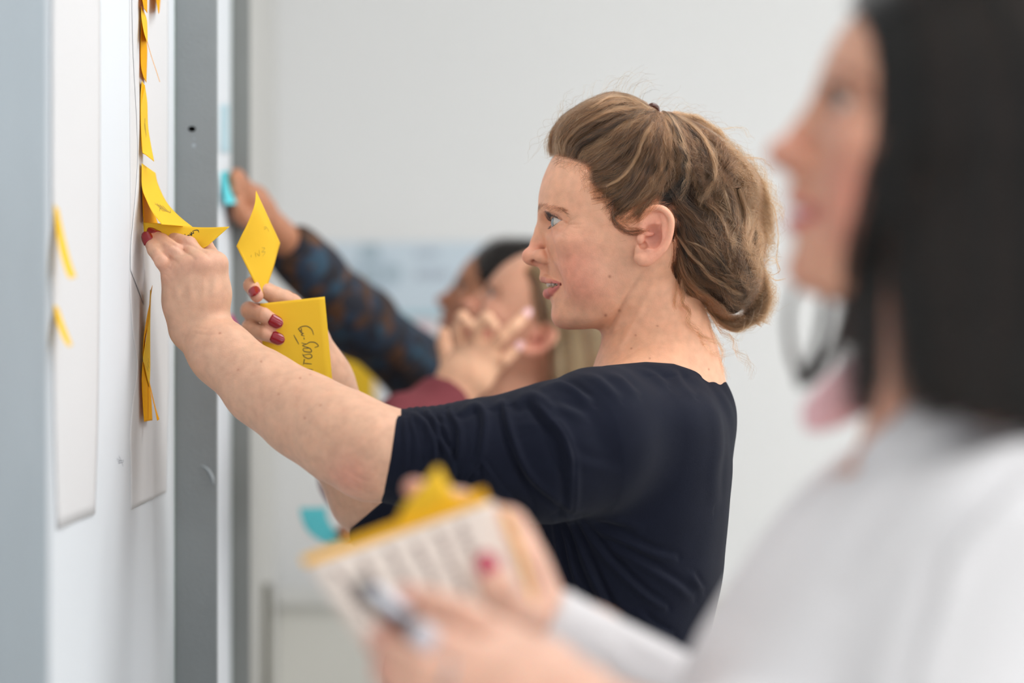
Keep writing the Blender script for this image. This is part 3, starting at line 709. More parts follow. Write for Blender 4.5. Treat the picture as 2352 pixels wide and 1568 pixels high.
def head_col(p, sk=SK, opt={}):
    C = np.tile(np.asarray(sk['base']), (len(p), 1))
    ex, ey, ez = EYE; q = p.copy(); q[:, 1] = np.abs(q[:, 1])
    C = mixc(C, sk['red'], 0.60*gs(q, (54, 44, -24), (26, 28, 28)))
    C = mixc(C, sk['red'], 0.40*gs(q, (44, 46, -50), (24, 22, 18)))
    C = mixc(C, sk['red'], 0.50*gs(q, (98, 0, -16), (16, 16, 14)))
    C = mixc(C, sk['red'], 0.40*gs(q, (76, 0, -80), (14, 20, 12)))
    C = mixc(C, sk['red'], 0.35*gs(q, (ex+4, ey, ez-10), (14, 18, 5)))
    ear = gs(q, (-24, 80, -2), (26, 10, 40))
    C = mixc(C, sk['red'], 0.55*ear)
    C = mixc(C, tuple(0.62*np.asarray(sk['red'])), 0.7*gs(q, Lm(1500, 545, 76), (10, 6, 13))*opt.get('earin', 1))
    C = mixc(C, sk['pale'], 0.4*gs(q, (10, 66, -40), (26, 20, 26)))
    # eyelids: slightly darker and mauve, liner along the lash line
    C = mixc(C, srgb(176, 120, 108), 0.35*gs(q, (ex+6, ey, ez+6), (9, 16, 4)))
    g = opt.get('gap', 1.0); lo_y = 674-(1-g)*7
    q2 = q
    UPL = np.array([Lm(1249.5, 639, 0), Lm(1262, 644, 13), Lm(1287, 652, 23)], F32); DNL = np.array([Lm(1259.5, lo_y, 0), Lm(1268, lo_y-6, 12), Lm(1285, 655, 22)], F32)
    lp = np.minimum(chain(q, UPL, [3.9, 2.8, 1.2], 1), chain(q, DNL, [5.1, 4.3, 1.5], 1))
    front = q[:, 0] > np.interp(q[:, 1], [0, 13, 23], [Lm(1262, 640)[0], Lm(1272, 640)[0], Lm(1294, 640)[0]])-2
    C = mixc(C, sk['lip'], np.clip(1.35-lp/0.9, 0, 0.92)*front*np.clip((np.interp(-q[:, 0], [-Lm(1243, 636)[0], -Lm(1270, 644)[0], -Lm(1289, 650)[0]], [Lm(1243, 636)[2], Lm(1270, 644, 14)[2], Lm(1289, 650, 23)[2]])-q[:, 2])/1.0+1.1, 0, 1))
    inner = np.minimum(gs(q, Lm(1266, 655, 0), (13, 20, 4.2))*1.6, 1)*(g > .5)
    deep = (q[:, 0] < Lm(1266, 655)[0]) & (q[:, 0] > 55) & (np.abs(q[:, 2]-Lm(1262, 655)[2]) < 4.6) & (q[:, 1] < 19)
    if g > .5: C = mixc(C, srgb(96, 34, 36), np.clip((Lm(1264, 655)[0]-q[:, 0])/1.5, 0, 1)*np.clip((q[:, 0]-52)/3, 0, 1)*np.clip((3.4-np.abs(q[:, 2]-Lm(1262, 655)[2]))/1.2, 0, 1)*(q[:, 1] < 19))
    # nostrils
    C = mixc(C, srgb(120, 48, 42), 0.8*gs(q, Lm(1230, 599.5, 10), (4.2, 4.0, 1.7)))
    r = np.random.default_rng(3)
    for (mx, my, ml) in ((1391, 724, 42), (1423, 713, 48), (1400, 635, 56)) if opt.get('moles', True) else ():
        C = mixc(C, srgb(150, 84, 62), 0.8*gs(p, Lm(mx, my, ml), (1.4, 14, 1.4)))
    return C
class Frame:
    """head frame: origin, forward, sideways(towards the person's left), up; scale 1 = life size"""
    def __init__(s, O, fwd, up, scale=1.0):
        f = np.asarray(fwd, float); f /= np.linalg.norm(f); u = np.asarray(up, float); u -= f*(u@f); u /= np.linalg.norm(u)
        s.O = np.asarray(O, float); s.A = np.stack([f, np.cross(u, f), u]); s.s = scale/1000.0
    def loc(s, p): return ((p-s.O.astype(F32))@(s.A.T/s.s).astype(F32)).astype(F32)
    def wor(s, q): return np.asarray(q, float)@s.A*s.s+s.O

# ================================================================== the woman in the navy top
def hand_ops(s, W, mcps, fingers, rpalm=0.0115, kp=0.010, kf=0.0035, rw=0.021, palmr=None, thumb=None, sc=1.0):
    """wrist W, knuckles (index..little), each finger a list of joints with radii; all in metres"""
    W = np.asarray(W, float)
    mc = [np.asarray(m, float) for m in mcps]
    for i, m in enumerate(mc):
        a = W+(m-W)*0.12+(m-np.mean(mc, 0))*0.45
        s.addC([a, (a+m)/2, m], [rpalm*1.15, rpalm*1.02, rpalm*0.88], kp)
    s.addC([mc[0]*.5+W*.5, mc[-1]*.5+W*.5], [rpalm*1.1, rpalm*1.1], kp)
    for f, rs in fingers:
        s.addC(f, rs, kf, 0.002)
    if thumb:
        s.addC(thumb[0], thumb[1], 0.006, 0.003)
    return s
def nail_vf(tip, prev, out, L=0.0125, Wd=0.0055, rad=0.0072):
    """a curved nail plate near a fingertip: tip and previous joint give the axis, out is where the nail faces"""
    tip, prev, out = [np.asarray(v, float) for v in (tip, prev, out)]
    t = tip-prev; t /= np.linalg.norm(t); o = out-t*(out@t); o /= np.linalg.norm(o); b = np.cross(t, o)
    V = []; nu, nv = 11, 9
    for j in range(nv):
        v = j/(nv-1); along = -0.55*L+v*L*1.05
        wf = (1-(max(0, v-0.5)/0.5)**2*0.8)*(1-(max(0, 0.22-v)/0.22)**2*0.35)
        for i in range(nu):
            a = (i/(nu-1)-0.5)*2*math.asin(min(0.98, Wd/rad))*wf
            rr = rad*(1.035-0.16*max(0, v-0.55)**2*2)
            V.append(tip+t*along+o*(rr*math.cos(a))+b*(rr*math.sin(a)))
    Fs = [(j*nu+i, j*nu+i+1, (j+1)*nu+i+1, (j+1)*nu+i) for j in range(nv-1) for i in range(nu-1)]
    return V, Fs
def nail(tip, prev, out, mat, parent, L=0.0125, Wd=0.0055, rad=0.0072):
    V, Fs = nail_vf(tip, prev, out, L, Wd, rad)
    o = mesh_obj('nail', V, Fs, mat, parent)
    m = o.modifiers.new('thick', 'SOLIDIFY'); m.thickness = 0.0007; m.offset = 0
    return o
def eyeball(frame, sg, gaze, parent, iris=srgb(126, 140, 146), mat=None, opt={}):
    V, Fs = sphere_vf((0, 0, 0), 1.0, 72, 60)
    g = np.asarray(gaze, float); g /= np.linalg.norm(g)
    ang = np.degrees(np.arccos(np.clip(V@g, -1, 1)))
    rr = 12.1+0.9*np.clip(1-ang/30, 0, 1)**0.6*(ang < 30)
    C = np.tile(np.array(srgb(198, 193, 187)), (len(V), 1))
    C = mixc(C, srgb(196, 140, 130), 0.5*np.clip((ang-52)/40, 0, 1))
    C = mixc(C, np.array(iris)*0.45, np.clip((29.5-ang)/1.5, 0, 1))
    C = mixc(C, iris, np.clip((26.5-ang)/3, 0, 1)*np.clip((ang-9)/3, 0, 1))
    C = mixc(C, (0.006, 0.006, 0.007), np.clip((12.5-ang)/1.5, 0, 1))
    q = V*rr[:, None]+np.array([EYE[0], EYE[1]*sg, EYE[2]])
    return mesh_obj('eye', frame.wor(q), Fs, mat, parent, col=C)
def col_mat(name, rough=0.1, spec=0.5, coat=0.0):
    m, t, b = mat_base(name); at = t.nodes.new('ShaderNodeAttribute'); at.attribute_name = 'Col'
    t.links.new(at.outputs['Color'], b.inputs['Base Color']); b.inputs['Roughness'].default_value = rough
    b.inputs['Coat Weight'].default_value = coat; b.inputs['Specular IOR Level'].default_value = spec
    return m
M_eye = col_mat('eye_wet', 0.08, 0.6, 0.5)
M_skin = skin_mat('fair_skin')
M_nail = simple('red_nail_varnish', srgb(142, 8, 30), 0.22, 0.5, coat=0.25)
M_tooth = simple('tooth_enamel', srgb(236, 226, 214), 0.25)
M_mouth = simple('mouth_inside', srgb(110, 44, 44), 0.4)

def torso_sdf(levels):
    """levels: (z, x_front, x_back, half_width, y_centre[, exponent]); elliptical sections lofted upwards"""
    L = np.array([l[:5] for l in levels], F32); L = L[np.argsort(L[:, 0])]
    L = catmull(L, len(L)*8).astype(F32); L = L[np.argsort(L[:, 0])]
    def f(p):
        z = p[:, 2]
        xf, xb, hw, yc = [np.interp(z, L[:, 0], L[:, i]) for i in (1, 2, 3, 4)]
        cx = (xf+xb)/2; a = np.abs(xb-xf)/2
        dx = (p[:, 0]-cx); dy = p[:, 1]-yc; n = 2.3
        rr = (np.abs(dx/a)**n+np.abs(dy/hw)**n)**(1/n)+1e-6
        d = np.where(rr > 0.15, (rr-1)*np.sqrt(dx*dx+dy*dy)/rr, -np.minimum(a, hw)*0.85)
        d = d*0.85
        d = smax(d, z-L[-1, 0], 0.05); d = smax(d, L[0, 0]-z, 0.02)
        return d.astype(F32)
    return f
def lev(py, fx, bx, hw, D=2.42, yc=None):
    a = P(fx, py, D); b = P(bx, py, D); return (a[2], a[0], b[0], hw, D if yc is None else yc)
MF = Frame(P(1450, 550, 2.42), (-1, 0, 0), (0, 0, 1))
m_head = head_sdf()
# shared pieces (skin radius; the top is the same pieces, wider)
m_tor = [lev(862, 1440, 1590, .100, 2.42), lev(905, 1350, 1640, .145, 2.42), lev(960, 1280, 1668, .165, 2.42), lev(1060, 1215, 1678, .165, 2.42),
         lev(1150, 1165, 1672, .160, 2.42), lev(1250, 1135, 1664, .150, 2.42), lev(1330, 1165, 1656, .145, 2.42), lev(1450, 1215, 1630, .135, 2.42),
         lev(1560, 1235, 1625, .140, 2.42), lev(1750, 1195, 1690, .170, 2.42), lev(1950, 1190, 1720, .180, 2.42)]
SHn, ELn, WRn = P(1352, 1012, 2.26), P(872, 1044, 2.215), P(458, 760, 2.345)
SHf, ELf, WRf = P(1330, 1010, 2.60), P(940, 1228, 2.54), P(712, 792, 2.50)
def up_arm(sh, el, r0, r1, r2): return ([sh, sh*.5+el*.5, el], [r0, r1, r2])
def main_body(p):
    d = np.full(len(p), 1.0, F32)
    # torso a little inside the top
    d = m_torso(p)+0.012
    d = smin(d, chain(p, [P(1500, 700, 2.42), P(1515, 800, 2.42), P(1514, 900, 2.42)], [.049, .0505, .053], .02), .05)
    d = smin(d, cap(p, P(1508, 912, 2.42), P(1400, 948, 2.30), .052, .032), .04)
    d = smin(d, cap(p, P(1508, 912, 2.42), P(1400, 948, 2.54), .052, .032), .04)
    # head
    m = np.flatnonzero(((p-MF.O.astype(F32))**2).sum(1) < 0.24**2)
    if len(m):
        h = m_head(MF.loc(p[m]))*0.001
        d[m] = smin(d[m], h, .018)
    m = np.flatnonzero((p[:, 2] > 1.46) & (p[:, 0] > .02) & (p[:, 1] < 2.42))
    if len(m): d[m] = d[m]+m_crease(p[m])
    return m_limbs(p, d)
m_torso = torso_sdf(m_tor)
# skin lines of the face and neck on her near side
m_crease = Sdf(lambda p: np.zeros(len(p), F32))
m_crease.groove_px([[(1254, 494), (1265, 489), (1277, 494), (1289, 503), (1300, 512), (1318, 516), (1342, 515)]], 2.3, .0009, 2.31, 2.41)
m_crease.groove_px([[(1300, 512), (1311, 507), (1328, 497)], [(1262, 531), (1278, 530), (1292, 536), (1304, 543)], [(1272, 526), (1286, 519), (1298, 516)], [(1268, 538), (1284, 539), (1298, 546)], [(1306, 519), (1322, 524), (1338, 522)]], 2.4, .0005, 2.31, 2.41)
m_crease.groove_px([[(1474, 624), (1455, 652), (1434, 688), (1420, 716), (1404, 752), (1390, 792)]], 5.5, .0016, 2.32, 2.41)
m_crease.groove_px([[(1500, 650), (1476, 700), (1450, 750), (1420, 800)]], 9, -.0016, 2.32, 2.41)
m_crease.groove_px([[(1400, 770), (1430, 750), (1470, 735)], [(1420, 830), (1470, 800), (1520, 790)]], 4, .0006, 2.32, 2.41)
mh = Sdf(lambda p: None)
# near arm (her left): elbow towards the camera, hand flat on the board
s = Sdf(lambda p: np.full(len(p), 1.0, F32))
fa = [ELn, P(783, 1001, 2.235), P(692, 950, 2.265), P(600, 890, 2.295), P(510, 812, 2.325), WRn]
s.add(lambda p: chain(p, fa, [.0365, .0375, .0340, .0298, .0250, .0228], .03), .02)
s.add(lambda p: chain(p, [SHn, P(1110, 1052, 2.23), ELn], [.050, .042, .0345], .03), .03)
s.addE(P(842, 1098, 2.225), (.020, .026, .015), .016)              # elbow point
s.groove_px([[(790, 1092), (812, 1112), (840, 1122)], [(800, 1080), (826, 1098), (852, 1104)], [(806, 1130), (834, 1134), (862, 1132)]], 5, .0008, 2.15, 2.26)
mcL = [P(497, 606, 2.332), P(466, 606, 2.322), P(430, 616, 2.326), P(398, 634, 2.336)]
fL = [([mcL[0], P(472, 567, 2.350), P(440, 557, 2.376), P(418, 555, 2.392)], [.0088, .0078, .0070, .0062]),
      ([mcL[1], P(434, 562, 2.338), P(400, 550, 2.358), P(376, 545, 2.370)], [.0090, .0080, .0072, .0063]),
      ([mcL[2], P(401, 576, 2.330), P(372, 553, 2.346), P(352, 541, 2.358)], [.0088, .0079, .0071, .0062]),
      ([mcL[3], P(374, 600, 2.326), P(355, 573, 2.336), P(344, 551, 2.347)], [.0086, .0077, .0071, .0063])]
hand_ops(s, WRn, mcL, fL, thumb=([P(478, 700, 2.368), P(446, 640, 2.395), P(408, 604, 2.405), P(380, 592, 2.40)], [.014, .012, .0095, .008]), rpalm=.0135, kp=.015, kf=.0032)
s.add(lambda p: cap(p, P(438, 728, 2.348), P(420, 650, 2.342), .015, .014), .012, P(430, 690, 2.345), .05)
for i_ in range(3): s.addE((mcL[i_]+mcL[i_+1])*.36+(np.asarray(fL[i_][0][1])+np.asarray(fL[i_+1][0][1]))*.14+np.array([0, .002, 0]), (.008, .007, .008), .006)
for m_ in mcL: s.addE(m_+np.array([0, -.0075, 0]), (.0065, .005, .008), .006)
s.groove_px([[(350, 556), (380, 584), (404, 600), (414, 612)], [(374, 549), (408, 568), (438, 586), (448, 596)], [(404, 553), (442, 565), (472, 582), (482, 592)]], 3.4, .0012, 2.28, 2.37)
s.groove_px([[(434, 640), (440, 690)], [(469, 634), (466, 690)], [(402, 650), (414, 700)], [(496, 640), (486, 700)]], 8, -.0011, 2.28, 2.35)      # tendons
s.groove_px([[(372, 628), (384, 634), (392, 646)], [(372, 640), (384, 642)], [(356, 590), (366, 584)], [(398, 560), (404, 568)], [(420, 548), (428, 558)], [(446, 752), (480, 757), (514, 748)], [(440, 762), (476, 770), (512, 764)],
              [(358, 566), (350, 572)], [(384, 612), (396, 622)]], 2.6, .00055, 2.26, 2.38)
# far arm (her right): forearm rising, hand holding two notes
fb = [ELf, P(852, 1134, 2.54), P(788, 1018, 2.53), P(742, 880, 2.51), WRf]
s.add(lambda p: chain(p, fb, [.037, .038, .034, .026, .0225], .03), .02)
s.add(lambda p: chain(p, [SHf, (SHf+ELf)/2, ELf], [.046, .042, .036], .03), .03)
mcR = [P(655, 690, 2.488), P(650, 722, 2.492), P(655, 760, 2.492), P(668, 792, 2.488)]
fR = [([mcR[0], P(584, 652, 2.468), P(577, 655, 2.438), P(590, 679, 2.424)], [.0092, .0084, .0078, .0066]),
      ([mcR[1], P(572, 712, 2.474), P(574, 714, 2.437), P(606, 724, 2.424), P(636, 741, 2.4235)], [.0094, .0088, .0085, .0075, .0064]),
      ([mcR[2], P(574, 752, 2.474), P(574, 755, 2.437), P(610, 766, 2.424), P(640, 779, 2.4235)], [.0092, .0086, .0082, .0072, .0062]),
      ([mcR[3], P(600, 800, 2.478), P(592, 792, 2.456), P(612, 800, 2.451)], [.0084, .0076, .0070, .0060])]
hand_ops(s, WRf, mcR, fR, thumb=([P(708, 735, 2.488), P(668, 700, 2.466), P(634, 680, 2.452), P(610, 668, 2.448)], [.014, .0115, .0092, .0078]), rpalm=.0125, kp=.014)
for a_, b_ in (((553, 706), (563, 722)), ((553, 746), (562, 764))):
    pass
s.groove_px([[(566, 697), (562, 712), (568, 728)], [(596, 706), (593, 722), (596, 738)], [(566, 742), (563, 756), (568, 768)], [(598, 750), (596, 762), (599, 776)], [(572, 650), (580, 646)]], 2.4, .0005, 2.40, 2.46)
m_hand = s
def m_limbs(p, d):
    e = m_hand(p, 0.006)
    return smin(d, e, .012)
def main_col(V):
    q = MF.loc(V.astype(F32)); C = head_col(q, SK)
    w = lambda c, r: np.exp(-(((V-c)/r)**2).sum(1))
    arm = np.clip((-.04-V[:, 0])/.04, 0, 1)
    C = mixc(C, srgb(58, 42, 32), np.clip((-poly2d(q[:, 0], q[:, 2], LINEM)-1.5)/5, 0, .9)*((np.abs(q[:, 1]) < 74) | (q[:, 2] > 42)))
    C = mixc(C, srgb(206, 164, 138), 0.85*arm)
    C = mixc(C, srgb(216, 140, 122), 0.75*w(P(815, 1085, 2.20), (.022, .03, .020)))
    for m_ in mcL: C = mixc(C, srgb(214, 150, 130), 0.30*w(m_+np.array([0, -.01, 0]), .010))
    for f, _ in fL+fR: 
        C = mixc(C, srgb(222, 146, 130), 0.55*w(f[-1], .011)); C = mixc(C, srgb(216, 150, 134), 0.4*w(f[1], .009))
    C = mixc(C, srgb(224, 160, 120), 0.35*w(P(1500, 790, 2.35), (.06, .06, .05)))
    r = np.random.default_rng(11)
    spots = [(600, 830), (547, 849), (690, 868), (713, 860), (505, 765), (640, 905), (700, 960), (770, 985), (815, 960), (736, 930), (860, 1000), (1450, 800), (1492, 823), (1628, 848), (1510, 748), (1460, 770)]
    for (a, b) in spots:
        c = P(a, b, 2.3); dd = V/V[:, 1:2]; cc = c/c[1]
        near = (np.abs(V[:, 1]-2.32) < .13)*(V[:, 1] < 2.42)
        X = V[:, 0]/V[:, 1]*FPX+1176; Y = 784-(V[:, 2]-CAMZ)/V[:, 1]*FPX
        C = mixc(C, srgb(160, 92, 66), 0.75*np.exp(-(((X-a)/r.uniform(1.6, 3))**2+((Y-b)/r.uniform(1.6, 2.6))**2))*near)
    return C
# the top: the same torso and arms, looser, cut at the neckline and the cuffs, with its folds pressed into the cloth
slN = ([P(880, 1051, 2.215), P(960, 1051, 2.218), P(1100, 1057, 2.225), P(1250, 1043, 2.235), P(1352, 1015, 2.255)], [.0385, .0415, .0515, .060, .066])
slF = ([P(796, 1112, 2.54), P(862, 1160, 2.54), ELf, P(1100, 1130, 2.57), P(1330, 1010, 2.59)], [.042, .042, .046, .056, .066])
CUFN = (P(892, 1050, 2.215), np.array([-.985, 0, .17])); CUFF = (P(856, 1168, 2.54), np.array([-.67, 0, .74]))
def navy_top(p):
    d = m_torso(p)
    d = smin(d, cap(p, P(1512, 922, 2.42), P(1390, 952, 2.29), .053, .046), .05)
    d = smin(d, cap(p, P(1512, 922, 2.42), P(1390, 952, 2.55), .053, .046), .05)
    a = chain(p, slN[0], slN[1], .02)
    c, n = CUFN; dy = (p[:, 1]-c[1]); a = smax(a, ((p-c.astype(F32))@n.astype(F32)-0.004).astype(F32), .004)
    b = chain(p, slF[0], slF[1], .02)
    c, n = CUFF; b = smax(b, ((p-c.astype(F32))@n.astype(F32)).astype(F32), .004)
    d = smin(d, a, .026); d = smin(d, b, .03)
    zc = np.interp(p[:, 0], [P(1380, 0, 2.36)[0], P(1480, 0, 2.36)[0], P(1545, 0, 2.36)[0], P(1640, 0, 2.36)[0], P(1700, 0, 2.36)[0]],
                   [P(0, 838, 2.36)[2], P(0, 830, 2.36)[2], P(0, 834, 2.36)[2], P(0, 862, 2.36)[2], P(0, 874, 2.36)[2]])
    return smax(d, (p[:, 2]-zc).astype(F32), .003)
def zl(k, x0, y0, pts): return [(x0+a/k, y0+b/k) for a, b in pts]
A_ = lambda *p: zl(3.564, 860, 800, p); B_ = lambda *p: zl(3.564, 1280, 800, p); C_ = lambda *p: zl(3.75, 1150, 1150, p)
# (measured line, half width, height in mm, valley beside it: +1 right of the line, -1 left, 0 none)
FOLDS = [
 (A_((190,560),(175,700),(160,900),(120,1150)), 7, .9, 1), (A_((240,570),(272,700),(272,900),(250,1060),(200,1230)), 5, 1.1, 1),
 (A_((290,570),(335,700),(345,850),(335,1050)), 4.5, 1.1, 1), (A_((330,540),(420,620),(480,750),(505,880),(495,990)), 7, 2.4, 1),
 (A_((440,520),(500,620),(530,740),(600,850),(640,960),(650,1100)), 7, 2.4, 1), (A_((620,520),(680,620),(702,720),(692,850),(655,1000),(640,1120)), 7, 2.2, -1),
 (A_((560,560),(600,680),(625,800),(632,900)), 5, 1.2, 1), (A_((720,520),(820,470),(890,520),(907,640),(884,820),(860,930)), 9, 2.6, -1),
 (A_((862,925),(780,1010),(720,1100),(680,1190)), 6, 1.8, 1), (A_((868,920),(878,1050),(868,1150)), 4, -1.6, 0), (A_((880,930),(960,1040),(1040,1150)), 6, 1.4, 1),
 (A_((850,960),(815,1060),(800,1170)), 4, 1.2, 1), (A_((1000,470),(1055,460),(1092,600),(1132,740),(1192,900),(1252,1010),(1350,1120),(1450,1200),(1560,1290)), 9, 3.0, -1),
 (A_((1180,430),(1262,395),(1342,455),(1422,560),(1502,645),(1562,740),(1602,900),(1622,1050),(1622,1250),(1590,1380)), 13, 3.6, -1),
 (A_((1180,960),(1225,1090),(1290,1190),(1312,1320)), 8, -2.2, 0), (A_((1300,372),(1400,430),(1480,520)), 9, 1.5, -1),
 (A_((1370,340),(1500,292),(1620,340),(1740,430)), 10, 1.6, 1), (A_((900,812),(1050,770),(1170,742),(1400,682)), 2.2, -.35, 0), (A_((690,930),(860,915)), 2.2, -.4, 0),
 (A_((1400,700),(1440,850),(1500,980),(1560,1080)), 8, -1.3, 0), (A_((1060,1180),(1130,1260),(1250,1320)), 7, 1.4, 1),
 (A_((350,680),(372,850),(366,1000)), 3.5, .8, 1), (A_((392,700),(412,850),(415,960)), 3.5, .8, 1), (A_((428,690),(448,800),(455,930)), 3.5, .8, 1), (A_((540,860),(565,980),(570,1060)), 4, .9, 1),
 (A_((470,560),(560,640),(600,700)), 5, .9, 1), (A_((1480,640),(1300,620),(1150,640)), 9, .6, 0),
 (B_((130,200),(280,230),(380,300),(480,400)), 11, 2.0, 1), (B_((350,180),(480,230),(560,300),(640,380)), 10, 2.0, 1), (B_((560,130),(700,170),(800,230),(880,300)), 9, 1.8, 1),
 (B_((860,120),(960,200),(1010,290),(1100,380)), 9, 1.6, 1), (B_((1030,170),(1150,290),(1250,430),(1310,600),(1322,800),(1292,1000),(1282,1250)), 14, 1.8, 1),
 (B_((1270,300),(1360,420),(1420,560),(1440,720)), 10, 1.5, 1), (B_((-60,560),(20,640),(90,760),(130,900),(132,1100),(125,1300),(90,1390)), 5, -1.6, 0),
 (B_((0,300),(120,350),(250,440)), 11, 1.8, 1), (B_((0,480),(100,520),(210,570)), 11, 1.4, 1), (B_((230,470),(330,700),(420,900)), 22, -1.0, 0), (B_((100,880),(260,960),(460,1000)), 14, .8, 1),
 (C_((510,165),(570,350),(620,550),(700,750),(800,950),(900,1150)), 8, 2.8, 1), (C_((590,170),(690,400),(760,580),(860,800),(960,1000),(1080,1200),(1180,1370)), 9, 3.6, 1),
 (C_((670,180),(800,350),(900,480),(1060,650),(1250,820),(1400,920)), 9, 3.0, 1), (C_((730,190),(950,290),(1120,370),(1300,450),(1480,500)), 10, 2.4, 1),
 (C_((900,400),(1100,480),(1300,600),(1500,730),(1620,830)), 11, 2.2, 1), (C_((1180,970),(1300,1080),(1450,1160)), 9, 2.4, 1), (C_((1050,1150),(1200,1240),(1330,1330),(1400,1390)), 9, 2.2, 1),
 (C_((460,170),(500,400),(530,600),(560,720)), 8, 2.0, 1), (C_((640,650),(650,850)), 3, .8, 0), (C_((1640,640),(1720,760)), 8, 1.4, 1), (C_((760,160),(1000,170),(1200,230)), 9, 1.2, -1),
]
def press_folds(V, N, folds, cond, gain=1.0):
    X = V[:, 0]/V[:, 1]*FPX+1176; Y = 784-(V[:, 2]-CAMZ)/V[:, 1]*FPX
    out = np.zeros(len(V))
    fade = np.clip((-N[:, 1]-0.02)/0.35, 0, 1)*cond
    for pts, w, h, side in folds:
        L_ = catmull(np.array(pts, float), max(8, 4*len(pts)))
        lo = L_.min(0)-4*w; hi = L_.max(0)+4*w
        m = np.flatnonzero((X > lo[0]) & (X < hi[0]) & (Y > lo[1]) & (Y < hi[1]) & (fade > 0))
        if len(m) == 0: continue
        best = np.full(len(m), 1e9); sg = np.zeros(len(m)); tt = np.zeros(len(m)); n = len(L_)-1
        for i in range(n):
            a, b = L_[i], L_[i+1]; ba = b-a; px, py = X[m]-a[0], Y[m]-a[1]; l2 = ba@ba+1e-9
            u = np.clip((px*ba[0]+py*ba[1])/l2, 0, 1); dx = px-u*ba[0]; dy = py-u*ba[1]; e = dx*dx+dy*dy
            k = e < best; best = np.where(k, e, best); sg = np.where(k, np.sign(ba[0]*py-ba[1]*px), sg); tt = np.where(k, (i+u)/n, tt)
        s_ = np.sqrt(best)*sg; env = np.clip(np.sin(np.pi*np.clip(tt*.94+.03, 0, 1)), 0, 1)**0.45
        prof = np.exp(-(s_/w)**2)
        if side: prof = prof-0.75*np.exp(-((s_+side*1.55*w)/(w*.8))**2)
        out[m] += h*0.001*prof*env*fade[m]*gain
    return V+N*out[:, None]
def normals(V, Q):
    a, b, c, d = V[Q[:, 0]], V[Q[:, 1]], V[Q[:, 2]], V[Q[:, 3]]
    n = np.cross(c-a, d-b); N = np.zeros_like(V)
    for i in range(4):
        for k in range(3): N[:, k] += np.bincount(Q[:, i], n[:, k], len(V))
    return N/(np.linalg.norm(N, axis=1)[:, None]+1e-12)
M_navy = simple('navy_jersey', srgb(23, 26, 39), 0.9, 0.08, bump=0.5, scale=1500, var=0.06, vscale=60, sheen=0.04)
def legs(R, x, y, top, half, mat_t, mat_s, facing=(-1, 0)):
    """trousers and shoes below the picture, down to the floor"""
    f = np.array([facing[0], facing[1], 0.0]); side = np.array([-f[1], f[0], 0.0]); c = np.array([x, y, 0.0])
    def fn(p):
        d = ell(p, c+[0, 0, top-.06], (.15, .15, .12)) if abs(f[0]) < .5 else ell(p, c+[0, 0, top-.06], (.125, half, .13))
        for sg in (1, -1):
            a = c+side*sg*half*.5
            d = smin(d, chain(p, [a+[0, 0, top-.10], a+[0, 0, .50]+f*.02, a+[0, 0, .07]], [.095, .068, .058], .03), .05)
        return smax(d, (0.045-p[:, 2]).astype(F32), .01)
    V, Q = polygonize(fn, c+[-.25, -.25, 0.0], c+[.25, .25, top+.10], 0.012)
    mesh_obj('trousers', V, Q, mat_t, R)
    for sg in (1, -1):
        a = c+side*sg*half*.5
        def sh(p, a=a):
            return smax(smin(cap(p, a+[0, 0, .05]-f*.03, a+[0, 0, .035]+f*.15, .045, .038), cap(p, a+[0, 0, .05], a+[0, 0, .11], .042, .048), .02), (-p[:, 2]).astype(F32), .006)
        V, Q = polygonize(sh, a+[-.24, -.24, -.01], a+[.24, .24, .17], 0.008); mesh_obj('shoe', V, Q, mat_s, R)
